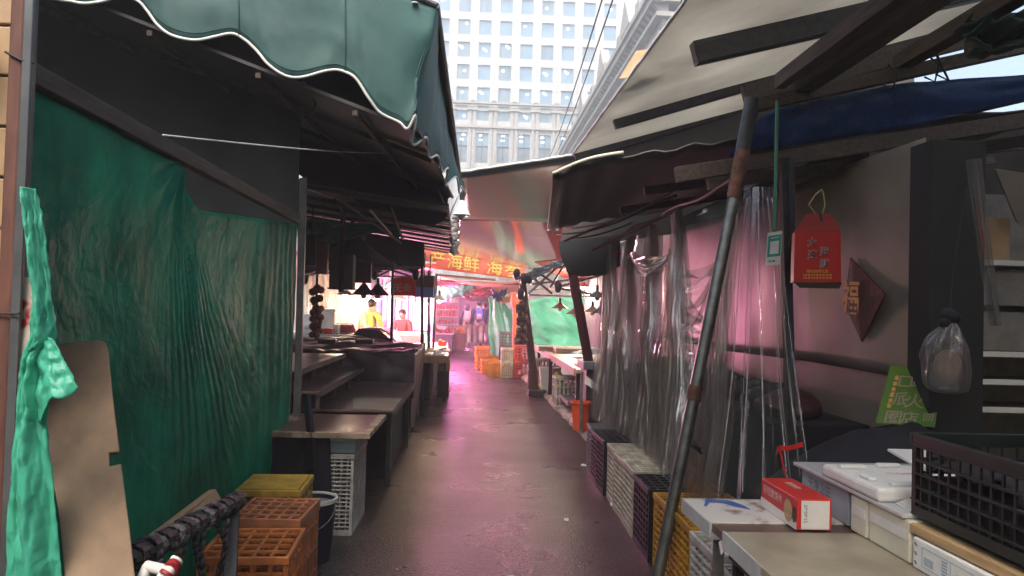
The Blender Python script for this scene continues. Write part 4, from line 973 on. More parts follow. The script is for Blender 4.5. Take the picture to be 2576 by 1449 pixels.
q = MB(); q.box(1.36, 2.1, 2.70, 3.09, ZR + .001, .928)
bb = tag(q.build('blue_board_box', M['foam_blue'], bev=.004), 'pale blue printed box behind the red carton under the white sheet', 'box')
text('干净卫生', .05, M['grey_crate'], bb, (1.3595, 2.93, ZR + .085), (0, -1, 0), (0, 0, 1), 'print', .0012)
for (y0, y1, z1, lb) in ((2.55, 2.66, .925, 'cream foam block, narrow, left of the bigger taped foam box'), (2.30, 2.54, .93, 'cream foam box closed with clear tape beside the black crate')):
    bx = thing('foam_box', lb, 'box', (1.5, (y0 + y1) / 2, ZR), group='cream foam boxes')
    q = MB(); q.box(1.348 + (.003 if y0 < 2.4 else 0), 1.75, y0, y1, ZR + .001, z1); q.build('body', M['foam_cream'], bx, bev=.006)
    q = MB(); q.box(1.3465 + (.003 if y0 < 2.4 else 0), 1.349, y0 + .01, y1 - .01, z1 - .062, z1 - .03); q.build('tape', M['paper'], bx)
q = MB(); q.quad((1.34, 2.32, .9325), (2.3, 2.32, .9325), (2.3, 3.12, .9325), (1.335, 3.12, .9325), .014)
tag(q.build('white_sheet', mat('white_plastic_sheet', (.52, .53, .53), .25, var=.15, vs=4), bev=.003), 'white plastic sheet laid over the foam boxes at the right', 'sheet')
ld = thing('foam_tray', 'white foam tray lid with raised corner knobs lying on the white sheet', 'lid', (1.55, 2.65, .947))
q = MB(); q.box(1.335, 1.78, 2.455, 2.86, .947, .992); q.build('lid_body', M['foam'], ld, bev=.012)
for x0, y0, w_, d_ in ((1.36, 2.76, .10, .03), (1.36, 2.56, .03, .07), (1.40, 2.49, .12, .03), (1.58, 2.50, .10, .03), (1.70, 2.53, .03, .09), (1.52, 2.80, .09, .025)):
    q = MB(); q.box(x0, x0 + w_, y0, y0 + d_, .9915, 1.006); q.build('knob', M['foam'], ld, bev=.006)
text('小心轻放', .035, M['red'], ld, (1.56, 2.69, .9925), (1, -.1, 0), (.1, 1, 0), 'print', .0008)
q = MB(); q.quad(at(2232, 1128, 2.98), at(2330, 1130, 2.95), at(2330, 1170, 2.84), at(2300, 1168, 2.86), .012)
tag(q.build('foam_offcut', M['foam'], bev=.003), 'triangular white foam offcut propped behind the foam lid', 'offcut')
pk = thing('leaflet_stack', 'red and white leaflets sticking out beside the black crate', 'leaflets', (1.42, 2.40, .947))
q = MB()
for i in range(4): q.quad((1.375 + .01 * i, 2.345 + .004 * i, .947 + .004 * i), (1.62, 2.36, .947 + .004 * i), (1.62, 2.45, .947 + .004 * i), (1.39 + .01 * i, 2.45, .947 + .004 * i), .003)
q.build('white_leaflet', M['paper'], pk)
q = MB(); q.quad((1.42, 2.38, .964), (1.66, 2.36, .964), (1.66, 2.452, .964), (1.44, 2.452, .964), .004); q.build('red_leaflet', M['red_dark'], pk)
bc = crate('plastic_crate', 'big black-green crate standing on the boxes at the right border', .52, .54, .25, M['black_green'], 11, 12, 6, (1.63, 2.055, .948), 0, None, bar_=.008, open_top=True)
q = MB(); q.box(-.24, .24, -.25, .25, .018, .12); q.grid(lambda s, t: (-.24 + .48 * s, -.25 + .5 * t, .16 + .05 * fbm(s * 5, t * 5, 2)), 20, 20); q.build('contents', M['black_cloth'], bc, local=True, smooth=True)
fb2 = thing('foam_box', 'bright white foam box with a pale blue printed frame, nearest on the table', 'box', (1.5, 1.95, ZR))
q = MB(); q.box(1.347, 1.8, 1.55, 2.275, ZR + .001, .893); q.build('body', M['foam'], fb2, bev=.005)
q = MB(); X_ = 1.3462
def ln(y0, z0, y1, z1, w_=.0014): q.bar((X_, y0, z0), (X_, y1, z1), w_, .0006, up=(1, 0, 0))
for z_ in (ZR + .018, ZR + .074): ln(2.225, z_, 1.99, z_)
for y_ in (2.225, 2.09, 1.99): ln(y_, ZR + .018, y_, ZR + .074)
for k in range(6): ln(2.215, ZR + .028 + .004 * k, 2.17, ZR + .028 + .004 * k, .001); ln(2.13, ZR + .02 + .009 * k, 2.105, ZR + .02 + .009 * k, .0035)
q.build('printed_frame', M['blue_ink'], fb2)
q = MB()
for k in range(3): q.obox((1.3465, 2.258, ZR + .02 + .027 * k), (0, .8, .6), (0, -.6, .8), (1, 0, 0), .006, .0018, .0008)
q.build('vent_slot', M['ink'], fb2)
text('此面向上', .013, M['blue_ink'], fb2, (1.3468, 2.04, ZR + .045), (0, -1, 0), (0, 0, 1), 'lettering', .001)
q = MB(); q.bar((1.375, 2.30, .912), (1.40, 1.2, .912), .05, .028)
tag(q.build('timber_batten', M['timber_pale'], bev=.003), 'orange-brown timber batten lying on the white foam box', 'batten')
q = MB()
for i in range(3): q.box(1.43, 1.75, 1.62 - .02 * i, 1.745 - .01 * i, .895 + .013 * i, .906 + .013 * i)
tag(q.build('wafer_box', M['yellow_crate'], bev=.002), 'yellow flat packs at the right border under the black crate', 'packs')

# red ribbon
q = MB(); c = at(1975, 1195, 3.02); q.tube([c, at(1968, 1160, 3.02), at(1962, 1132, 3.02)], .004, 5)
q.grid(lambda s, t: at(1955 + 58 * s, 1132 - 22 * s + 12 * t, 3.02) + V((0, .03 * math.sin(s * 5), .004 * math.sin(s * 9))), 14, 3)
tag(q.build('red_ribbon', M['red_ribbon'], solid=.002), 'red plastic ribbon tied above the red carton', 'ribbon')
# dark cloth heap behind
q = MB()
def heap(s, t):
    x = 1.52 + 1.1 * s; y = 3.22 + .8 * t; h_ = (math.sin(math.pi * min(1, max(0, s * 1.02))) ** .6) * (math.sin(math.pi * (.12 + .8 * t)) ** .7)
    return (x, y, .62 + .42 * h_ + .05 * fbm(s * 4, t * 3, 5) * h_)
q.grid(heap, 40, 24); tag(q.build('covered_goods', M['black_cloth'], smooth='all'), 'heap of goods under black cloth behind the white foam lid', 'heap')
q = MB(); q.box(1.5, 2.6, 3.2, 4.0, 0, .62); tag(q.build('dark_bench', M['black_cloth']), 'dark bench under the black cloth heap', 'bench')

# ================================================================== right stall interior
q = MB(); XW = 2.30
q.box(XW, XW + .02, 3.8, 9.2, .5, 1.235)
pw = tag(q.build('lower_panel', M['panel'], bev=.002), 'lower half of the greyed sheet metal wall behind the plastic curtain', 'wall panel')
q = MB(); q.grid(lambda s, t: (XW - .012 + .012 * fbm(s * 6, t * 2.5, 7) + .01 * t * math.sin(s * 4), 3.8 + 5.4 * s, 1.225 + .015 * math.sin(s * 8) + 1.25 * t), 60, 16)
tag(q.build('upper_panel', M['panel'], smooth='all', solid=.004), 'upper sheet of the greyed metal wall that the diamond hangs on', 'wall panel')
q = MB(); q.box(2.2, 2.47, 3.6, 3.79, 0, 2.42)
tag(q.build('wall_pillar', mat('blackish_pillar_paint', (.016, .018, .017), .7, var=.4, vs=5), bev=.004), 'dark square pillar at the right end of the stall wall', 'pillar')
q = MB(); q.box(1.72, 2.29, 4.3, 9.0, 0, .93)
tag(q.build('dark_counter', M['black_cloth'], bev=.01), 'dark covered counter behind the clear plastic curtain', 'counter')
for i in range(9):
    q = MB(); c = V((1.9 + .2 * random.random(), 4.6 + .45 * i, .93)); s0 = i * 3.1
    q.ball(c + V((0, 0, .05)), .19, 14, (1, 1, .55)); q.v = [p + V((0, 0, 1)) * .06 * noise.noise(p * 5) + V((.04 * noise.noise(p * 4 + V((9, 0, 0))), 0, 0)) for p in q.v]
    tag(q.build('dark_bag', M['black_cloth'] if i % 3 else M['maroon'], smooth='all'), ['black lumpy bag on the dark counter behind the curtain', 'maroon lumpy bag on the dark counter behind the curtain'][0 if i % 3 else 1], 'bag', 'bags on the dark counter, black' if i % 3 else 'bags on the dark counter, maroon')
q = MB(); q.box(XW + .02, XW + .06, 4.5, 16, 0, 2.62); tag(q.build('back_wall', M['dark_wall']), 'dark back wall behind the metal panels on the right', 'wall')

# diamond with the lucky character
dm = thing('lucky_diamond', 'maroon foil diamond with a gold character hanging on the metal wall', 'decoration', tuple(atx(2170, 755, XW - .03)))
pts = [atx(2138, 648, XW - .04), atx(2226, 740, XW - .09), atx(2167, 860, XW - .04), atx(2124, 765, XW - .05)]
cen = sum(pts, V()) / 4
q = MB(); q.add(pts + [cen + V((-.02, 0, 0))], [(0, 1, 4), (1, 2, 4), (2, 3, 4), (3, 0, 4)]); q.build('foil_panel', M['maroon_foil'], dm, solid=.01)
text('福', .21, M['gold'], dm, (pts[3].lerp(cen, .85)) + V((-.035, 0, .0)), (0, -1, -.05), (0, -.05, 1), 'gold_character', .004, bold=.012)
text('福', .21, M['red_dark'], dm, (pts[3].lerp(cen, .85)) + V((-.033, 0, .0)), (0, -1, -.05), (0, -.05, 1), 'character_border', .001, bold=.03)

# red gift box with rope handle
YG = 3.9
gb = thing('gift_box', 'red seafood gift box hanging by a straw rope beside the dark post', 'gift box', tuple(at(2058, 715, YG)))
A, B, C, D = at(2000, 584, YG), at(2115, 582, YG), at(2116, 711, YG), at(1996, 709, YG); E1, F1 = at(2030, 538, YG + .07), at(2092, 540, YG + .07)
dv = V((.03, .11, 0))
q = MB(); q.add([D, C, B, A, D + dv, C + dv, B + dv, A + dv], [(0, 1, 2, 3), (1, 5, 6, 2), (5, 4, 7, 6), (4, 0, 3, 7), (0, 4, 5, 1)]); q.build('front_panel', M['red'], gb)
q = MB(); q.add([A + V((0, 0, .001)), B + V((0, 0, .001)), F1, E1, A + dv, B + dv, F1 + dv * .1, E1 + dv * .1], [(0, 1, 2, 3), (1, 5, 6, 2), (5, 4, 7, 6), (4, 0, 3, 7), (3, 2, 6, 7)]); q.build('gable_top', M['red_dark'], gb)
q = MB(); q.quad(D + V((.004, .003, -.001)), C + V((.006, .003, -.001)), C + V((.02, .06, -.03)), D + V((.06, .06, -.028)), .003); q.build('bottom_flap', M['panel'], gb)
q = MB(); mid = (E1 + F1) / 2
for sx in (-1, 1): q.tube([mid + V((.012 * sx, .0, -.01)), mid + V((.045 * sx - .01, .01, .05)), mid + V((.02 * sx + .01, .02, .11)), mid + V((.02, .02, .135))], .004, 6)
q.build('rope_handle', M['rope'], gb, smooth='all')
q = MB(); q.poly([mid + V((-.008, -.012, .004)), mid + V((.008, -.012, .004)), mid + V((.006, -.03, -.05)), mid + V((-.004, -.03, -.05))], (0, -1, 0), .002); q.build('tongue_slot', M['ink'], gb)
ex, ey = (B - A).normalized(), (A - D).normalized()
def onbox(u, v): return at(u, v, YG) - V((0, .001, 0))
for body, uv, sz in (('大', (2042, 611), .05), ('海', (2073, 634), .05), ('連', (2043, 642), .05), ('鲜', (2073, 664), .05)):
    text(body, sz, M['white_ink'], gb, onbox(*uv), ex, ey, 'character_outline', .0010, bold=.026)
    text(body, sz, M['ink'], gb, onbox(*uv), ex, ey, 'character', .0018)
text('精制海鲜礼盒', .0195, M['gold_ink'], gb, onbox(2056, 683), ex, ey, 'gold_lettering', .001, bold=.01)
q = MB()
for row_ in (692, 699):
    u_ = 2020
    while u_ < 2092:
        w_ = 3 + (u_ * 7 % 5); c_ = onbox(u_, row_) - V((0, .001, 0)); q.obox(c_ + ex * w_ * .001, ex, ey, (0, 1, 0), w_ * .0008, .0045, .0004); u_ += w_ + 1.6
q.build('small_gold_print', M['gold_ink'], gb)

# payment card on green pole, dark post
pc = thing('payment_card', 'teal and white payment card hanging from a thin green pole', 'card', tuple(at(1946, 625, 3.95)))
A, B, C, D = at(1932, 586, 3.95), at(1968, 580, 3.95), at(1963, 666, 3.95), at(1926, 669, 3.95)
q = MB(); q.poly([D, C, B, A], (0, 1, 0), .005); q.build('card_board', M['paper'], pc)
def oc(s, t, e=.0015): return A.lerp(B, s).lerp(D.lerp(C, s), t) - V((0, e, 0))
q = MB(); q.poly([oc(.04, .74), oc(.96, .74), oc(.96, .1), oc(.04, .1)], (0, -1, 0), .0004); q.build('teal_field', M['teal_card'], pc)
q = MB(); q.poly([oc(.2, .66, .0025), oc(.8, .66, .0025), oc(.8, .28, .0025), oc(.2, .28, .0025)], (0, -1, 0), .0004); q.poly([oc(.2, .19, .0025), oc(.8, .18, .0025), oc(.8, .16, .0025), oc(.2, .17, .0025)], (0, -1, 0), .0004); q.build('white_field', M['paper'], pc)
q = MB(); c = oc(.24, .87, .002); q.poly([c + V((.006 * math.cos(a), 0, .006 * math.sin(a))) for a in [2 * math.pi * i / 12 for i in range(12)]], (0, -1, 0), .0004); q.poly([oc(.36, .9), oc(.62, .9), oc(.62, .85), oc(.36, .85)], (0, -1, 0), .0004); q.build('green_mark', M['teal_card'], pc)
q = MB(); q.cyl(at(1949, 582, 3.96), at(1955, 255, 4.1), .010, 8)
tag(q.build('green_pole', M['green_pole'], smooth=True), 'thin green pole hanging from the roof frame above the payment card', 'pole')
q = MB(); q.bar(at(1972, 398, 4.15), V((at(2008, 1050, 4.15).x, 4.15, 0)), .045, .05, up=(0, 1, 0)); q.bar(at(1990, 398, 4.1), at(1992, 620, 4.1), .03, .02, up=(0, 1, 0))
tag(q.build('stall_post', M['steel_dark']), 'dark steel post between the payment card and the red gift box', 'post')

# green sign
sg = thing('green_sign', 'lime green board with pale characters propped against the metal wall', 'sign', tuple(at(2280, 1000, 3.75)))
A, B, C, D = at(2243, 920, 3.8), at(2320, 926, 3.78), at(2352, 1075, 3.55), at(2206, 1064, 3.6)
B2 = at(2366, 965, 3.7)
q = MB(); q.poly([D, C, B2, B, A], (-.2, 1, .2), .01); q.build('board', M['green_sign'], sg)
nf = -((C - D).cross(A - D)).normalized()
if nf.y > 0: nf = -nf
exx, eyy = (C - D).normalized(), ((A - D).normalized())
def osg(u, v):
    d_ = _d(u, v); n_ = nf; return EYE + d_ * ((D - EYE).dot(n_) / d_.dot(n_))
tl_ = osg(2294, 962) - osg(2318, 1052); 
for body, uv, sz in (('汇', (2268, 962), .085), ('圆', (2310, 962), .085), ('派', (2258, 1006), .095), ('火', (2300, 1012), .10), ('圈', (2246, 1052), .085), ('店', (2288, 1054), .08), ('回', (2334, 1052), .05)):
    text(body, sz, M['sign_ink'], sg, osg(*uv), exx, eyy, 'character', .003, bold=.012)
q = MB()
for v in range(952, 1034, 14): q.poly([osg(2256 - (v - 950) * .28 + dx, v + dy) + nf * .003 for dx, dy in ((-5, 4), (4, 5), (5, -4), (-4, -5))], nf, .0006)
q.build('small_lettering', M['gold_ink'], sg)

# plastic bag hanging
bgp = thing('hanging_bag', 'translucent plastic bag of goods hanging in front of the dark pillar', 'bag', tuple(at(2380, 985, 3.4)))
q = MB(); ax_ = [(2392, 812, .02), (2386, 830, .05), (2380, 860, .085), (2378, 900, .098), (2380, 945, .10), (2384, 980, .085), (2388, 990, .03)]
sp = smooth_pts([V((*at(u, v, 3.4).xz, r)) for u, v, r in ax_], 30)
def bagf(s, t):
    p = sp[int(round(t * 30))]; a = 2 * math.pi * s; r = p.z * (1 + .16 * math.sin(a * 5 + t * 4) * (1 - .5 * t) + .12 * noise.noise(V((math.cos(a) * 2, math.sin(a) * 2, t * 6))))
    return (p.x + r * math.cos(a), 3.4 + r * .8 * math.sin(a), p.y)
q.grid(bagf, 60, 30); q.build('film', M['bag'], bgp, smooth='all')
q = MB(); q.ball(at(2385, 925, 3.42), .065, 12, (1, .7, 1.3)); q.build('contents', M['shade_pink'], bgp, smooth='all')
q = MB(); q.ball(at(2385, 795, 3.4), .038, 10, (1.1, .8, 1)); q.ball(at(2400, 800, 3.41), .03, 10); q.ball(at(2376, 812, 3.39), .025, 10); q.build('knot', M['black_cloth'], bgp, smooth='all')
q = MB(); q.tube([at(2390, 780, 3.4), at(2396, 700, 3.45), at(2440, 430, 3.5)], .003, 5); q.build('cord', M['cable'], bgp)
# shelf unit to the far right
rk = thing('shelf_rack', 'beige shelf rack with white front edges seen past the dark pillar', 'shelf rack', (3.5, 4.6, 0))
q = MB(); q.box(2.9, 4.2, 5.0, 5.03, 0, 2.4); q.build('back_panel', M['concrete'], rk)
for v in (660, 890, 960, 1030):
    z = at(2540, v, 4.55).z; q = MB(); q.box(2.9, 4.2, 4.56, 4.99, z - .03, z); q.build('shelf_board', M['concrete'], rk)
    q = MB(); q.box(2.9, 4.2, 4.545, 4.559, z - .02, z + .012); q.build('edge_strip', M['white_metal'], rk)
q = MB(); z = at(2540, 660, 4.5).z; q.box(2.9, 4.2, 4.60, 4.7, z - .26, z - .031); q.box(2.9, 4.2, 4.62, 4.7, at(2540, 890, 4.5).z + .013, z - .3); q.build('front_board', M['concrete'], rk)
q = MB(); q.box(3.02, 3.3, 4.58, 4.9, z + .002, z + .28); q.build('carton', M['card'], rk)
q = MB(); q.quad(at(2504, 425, 4.4), at(2600, 440, 4.4), at(2640, 600, 4.5), at(2560, 560, 4.5), .02); tag(q.build('grey_sheet', M['panel']), 'grey sheet hanging above the beige shelf rack', 'sheet')
q = MB()
def bund(s_, t_):
    p = at(2452 + 190 * s_, 28 + 26 * math.sin(s_ * 5) + (60 + 46 * s_) * t_, 3.35)
    return p + V((0, .12 * math.sin(t_ * 9 + s_ * 3) + .10 * fbm(s_ * 5, t_ * 4, 3), .04 * fbm(s_ * 7, t_ * 5, 6)))
q.grid(bund, 40, 26)
tag(q.build('tarpaulin_bundle', mat('dark_bottle_green_tarpaulin', (.02, .06, .045), .6, var=.5, vs=9, bump=.3, bs=14), smooth='all', solid=.01), 'dark green bundle of tarpaulin tied under the roof at the right border', 'bundle')

# ================================================================== clear plastic curtain
XC = 1.45
ties = [8.35, 7.9, 7.2, 6.23, 5.45, 4.25]
def curt(s, t):
    yb = 8.45 - 4.15 * s
    tie_ = min(ties, key=lambda q_: abs(q_ - yb)); yt = tie_ + .10 * (yb - tie_)
    f = t ** .75; y = yt + (yb - yt) * f + .05 * noise.noise(V((s * 9, t * 2, 3))) * t
    zt = 2.27 - .10 * abs(yb - tie_) ** 1.3 + .06 * noise.noise(V((s * 7, 0, 1))); z = zt + (.40 - zt) * t
    amp = .022 + .05 * t
    x = XC + amp * math.sin(s * 2 * math.pi * 52 + 2.5 * noise.noise(V((s * 12, t * 1.5, 0)))) + .02 * math.sin(s * 2 * math.pi * 131 + t * 2) * (.4 + .6 * t) + .05 * fbm(s * 5, t * 2, 4) - .12 * t * t * (.4 + .3 * math.sin(s * 9))
    return (x, y, z)
q = MB(); q.grid(curt, 1000, 44)
cu = tag(q.build('plastic_curtain', M['film'], smooth='all'), 'gathered clear plastic curtain with shiny folds hung along the right stall', 'curtain')
q = MB(); random.seed(31)  # thin milky strips that put highlights along the folds
for i in range(84):
    s0 = random.random(); w0 = random.uniform(.0012, .0042) ; t0 = random.uniform(0, .1); t1 = random.uniform(.55, 1.0)
    L_ = [V(curt(s0, t0 + (t1 - t0) * j / 16)) + V((-.012 - .02 * math.sin(math.pi * j / 16), .05 * (j / 16) * math.sin(i), 0)) for j in range(17)]
    for j in range(16):
        a, b_ = L_[j], L_[j + 1]; wa = w0 * 4.2 * (.3 + math.sin(math.pi * (j + .3) / 17)); wb_ = w0 * 4.2 * (.3 + math.sin(math.pi * (j + 1.3) / 17))
        q.add([a + V((-wa * .5, -wa, 0)), a + V((.0, wa, 0)), b_ + V((0, wb_, 0)), b_ + V((-wb_ * .5, -wb_, 0))], [(0, 1, 2, 3)])
q.build('fold_highlight_strip', M['film_highlight'], cu, smooth='all')
q = MB(); q.tube([V((XC, 8.6 - 4.3 * i / 20, 2.30 + .015 * math.sin(i))) for i in range(21)], .012, 6); q.build('curtain_wire', M['cable'], cu)
def swag(A, B, sag, drop):
    def f(s, t):
        p = A.lerp(B, s); sg_ = (sag + drop * t) * (4 * s * (1 - s)) ** .8
        return p + V((-.05 * math.sin(t * 19 + s * 3) * 4 * s * (1 - s) - .02 * t, .03 * math.sin(t * 31), -sg_ - .02 * math.sin(t * 25)))
    q = MB(); q.grid(f, 40, 50); return q
swag(at(1690, 632, 5.6), at(1812, 640, 4.75), .12, .42).build('swag', M['film'], cu, smooth='all')
swag(at(1696, 660, 5.5), at(1806, 790, 4.8), .16, .30).build('swag', M['film'], cu, smooth='all')
swag(at(1592, 640, 6.6), at(1690, 640, 5.6), .02, .16).build('swag', M['film'], cu, smooth='all')
def near_c(s, t):
    top_, bt_ = at(1872 + 70 * s, 470, 4.15), at(1800 + 235 * s, 1262, 3.6)
    p = top_.lerp(bt_, t); return p + V((.02 * noise.noise(V((s * 8, t * 2, 0))), .05 * math.sin(s * 24 + 1.5 * noise.noise(V((s * 5, t * 2, 7)))) * (.3 + t), 0))
q = MB(); q.grid(near_c, 150, 36)
nc = tag(q.build('plastic_curtain', M['film_thin'], smooth='all'), 'thin clear plastic strip hanging between leaning pole and dark post', 'curtain')
q = MB(); random.seed(12)  # milky strips again stand in for highlights on the near film
for i in range(6):
    s0 = (i + .9 * random.random()) / 6; w0 = random.uniform(.0015, .0045)
    L_ = [V(near_c(s0, .04 + .94 * j / 16)) + V((0, -.012, 0)) - nc.location * 0 for j in range(17)]
    for j in range(16):
        a, b_ = L_[j], L_[j + 1]; q.add([a + V((-w0, 0, 0)), a + V((w0, .004, 0)), b_ + V((w0, .004, 0)), b_ + V((-w0, 0, 0))], [(0, 1, 2, 3)])
q.build('fold_highlight_strip', M['film_highlight'], nc, smooth='all')
q = MB(); q.grid(lambda s, t: at(2436 + 30 * s + 60 * t - 12 * s * t, 400 + 420 * t, 3.45) + V((0, .03 * math.sin(s * 16), 0)), 24, 16)
tag(q.build('plastic_curtain', M['film'], smooth='all'), 'narrow clear plastic strip hanging in front of the dark pillar', 'curtain')
# ================================================================== helper objects
def lamp_bulb(mname, col, es): 
    m = mat(mname, (.9, .9, .9), .4, emit=col, es=es); return m
M['bulb_warm'] = lamp_bulb('lit_warm_bulb', (1, .80, .5), 30)
M['bulb_pink'] = lamp_bulb('lit_pink_tube', (1, .30, .85), 14)
M['bulb_white'] = lamp_bulb('lit_white_tube', (1, .9, .82), 22)
def pendant(name, label, p, col, watt, shade='lamp_shade', r=.16, bulb='bulb_warm', group='lit lamps over the far stalls', lit=True, cord=.35, rad=.28, tall=.7):
    p = V(p); t = thing(name, label, 'lamp', tuple(p), 0, group)
    q = MB(); q.lathe(p, [(.022, r * tall), (.03, r * tall), (r * .45, r * tall * .6), (r, 0), (r * .97, 0), (r * .42, r * tall * .55), (.02, r * tall * .9)], 20); q.build('shade', M[shade], t, smooth=True)
    q = MB(); q.cyl(p + V((0, 0, r * tall)), p + V((0, 0, r * tall + .09)), .024, 10); q.build('socket', M['black'], t, smooth=True)
    q = MB(); q.cyl(p + V((0, 0, r * tall + .09)), p + V((.01, 0, r * tall + .09 + cord)), .005, 5); q.build('cord', M['cable'], t)
    q = MB(); q.ball(p + V((0, 0, -.005)), .042, 10, (1, 1, 1.15)); q.build('bulb', M[bulb] if lit else M['shade_white'], t, smooth='all')
    if lit:
        l = bpy.data.lights.new('lamp', 'POINT'); l.energy = watt; l.color = col; l.shadow_soft_size = rad
        o = bpy.data.objects.new('lamp_light', l); COL.objects.link(o); o.parent = t; o.location = (0, 0, -.13)
    return t
LW = (1, .72, .42); LP_ = (1, .27, .52); LV = (.95, .18, .85)
pendant('pendant_lamp', 'lit warm pendant lamp over the white goods counter on the left', at(868, 742, 14.6), LW, 45, r=.17)
pendant('pendant_lamp', 'lit pendant lamp with a flat white shade beside the two dark lamp cones', at(946, 752, 17.0), (1, .4, .6), 110, shade='shade_white', r=.22, tall=.35)
pendant('pendant_lamp', 'lit yellow-shaded lamp under the red sign with two pale characters', at(1003, 752, 18.5), LP_, 270, shade='yellow_ink', r=.26, bulb='bulb_pink', tall=.3)
pendant('pendant_lamp', 'lit pale-shaded lamp between the slanted tent pole and the half blue box', at(1078, 762, 19.5), LP_, 270, shade='shade_white', r=.2, bulb='bulb_pink', tall=.35)
pendant('pendant_lamp', 'lit lamp glowing pink above the apple stand', at(1150, 736, 23.5), (1, .24, .66), 75, shade='shade_white', r=.18, bulb='bulb_pink')
pendant('pendant_lamp', 'bright bare orange-white lamp left of the two walkers', at(1121, 776, 31.5), (1, .28, .62), 480, shade='shade_white', r=.14)
pendant('pendant_lamp', 'lit lamp over the bright food table beside the slanted tent poles', at(1105, 756, 15.4), (1, .68, .42), 42, shade='shade_white', r=.15)
for i, (u, v, Y, lb) in enumerate(((915, 742, 10.6, 'left one of two touching dark cone lamps'), (950, 743, 10.9, 'right one of two touching dark cone lamps'))):
    pendant('cone_lamp', lb + ', unlit, near the grey hanging box', at(u, v, Y), LW, 0, r=.17, lit=False, group='dark cone lamps', tall=.9)
for i, (u, v, Y, sh_, lb) in enumerate(((1408, 776, 14.2, 'shade_pink', 'pink-tinted cone lamp in front of the mint tarpaulin, nearest to the dark post'), (1446, 790, 13.6, 'shade_pink', 'pink-tinted cone lamp with a paper tag, in the middle of the lamp row'), (1490, 786, 13.2, 'shade_pink', 'pink-tinted cone lamp hidden behind the maroon pole'), (1502, 748, 12.2, 'lamp_shade', 'dark cone lamp just right of the maroon pole, upper one'), (1512, 788, 12.0, 'lamp_shade', 'dark cone lamp beside the plastic curtain, lower one'))):
    pendant('cone_lamp', 'unlit ' + lb, at(u, v, Y), LW, 0, shade=sh_, r=.17, lit=False, group='unlit lamps over the right far stall', tall=.6, cord=.3)
for u, v, Y, lb in ((1452, 792, 13.5, 'pale paper tag hanging from the middle pink-tinted lamp'), (1512, 802, 13.1, 'pale paper tag hanging behind the maroon pole')):
    c = at(u, v, Y); q = MB(); q.quad(c, c + V((.05, 0, -.01)), c + V((.10, .02, -.20)), c + V((.06, .02, -.21)), .006)
    tag(q.build('paper_tag', M['shade_pink']), lb, 'tag')
pendant('pendant_lamp', 'lit lamp hidden under the truss above the right far stall table', at(1466, 722, 15.5), (1, .82, .62), 130, shade='shade_pink', r=.15, group='lit lamps over the far stalls')
# white lamp hung from the awning corner
wl_ = pendant('cone_lamp', 'white cone lamp hung from the corner of the teal awning', at(1161, 541, 8.4), LW, 0, shade='shade_white', r=.10, lit=False, group='white lamp', cord=.12, tall=1.6)
q = MB(); pts = smooth_pts([at(1100, 462, 7.6), at(1112, 500, 7.7), at(1128, 528, 7.8), at(1131, 546, 7.9), at(1140, 520, 8.0), at(1165, 470, 8.1)], 40)
q.tube(pts, .008, 5); tag(q.build('cable', M['trim'], smooth='all'), 'pale cable looped around the awning corner', 'cable')
q = MB(); pts = [at(1143 + 4 * math.sin(i * .9), 545 + 95 * i / 30, 11.8) for i in range(31)]
q.tube(pts, [.06 + .03 * noise.noise(V((i * .8, 0, 0))) for i in range(31)], 12); q.v = [p + V((.03 * noise.noise(p * 14), 0, .03 * noise.noise(p * 12 + V((4, 0, 0))))) for p in q.v]
tag(q.build('film_roll', mat('crumpled_grey_film', (.25, .23, .21), .3, var=.6, vs=14, bump=.3, bs=20), smooth='all'), 'crumpled roll of grey film hanging at the edge of the ribbed canopy', 'film roll')

# ================================================================== banner and signs
M['banner_yellow'] = mat('faded_yellow_lettering', (.42, .32, .06), .6)
Yb = 16.9
bn = thing('banner', 'orange-red banner with yellow seafood characters stretched across the alley', 'banner', tuple(at(1190, 700, Yb)))
A, B, C, D = at(1068, 622, Yb), at(1321, 655, Yb), at(1319, 704, Yb), at(1068, 673, Yb)
q = MB(); q.grid(lambda s, t: A.lerp(B, s).lerp(D.lerp(C, s), t) + V((0, .03 * fbm(s * 5, t * 2, 2), 0)), 40, 10); q.build('cloth', M['banner'], bn, smooth='all', solid=.003)
ex, ey = (C - D).normalized(), V((0, 0, 1))
for ch, u, v in (('产', 1101, 654), ('海', 1144, 661), ('鲜', 1186, 667), ('海', 1244, 675), ('参', 1290, 681)):
    text(ch, .365, M['banner_yellow'], bn, at(u, v, Yb - .05), ex, ey, 'character', .004, bold=.006)
sg2 = thing('shop_sign', 'dark red sign with two pale characters hanging behind the thin tent poles', 'sign', tuple(at(1010, 745, 14.5)))
A, B, C, D = at(984, 698, 12.6), at(1046, 697, 12.6), at(1046, 745, 12.6), at(982, 743, 12.6)
q = MB(); q.poly([D, C, B, A], (0, 1, 0), .03); q.build('board', M['banner_red'], sg2)
for ch, u in (('无', 1001), ('骨', 1025)): text(ch, .148, M['sign_ink'], sg2, at(u, 726, 12.57), (C - D), (0, 0, 1), 'character', .003, bold=.015)
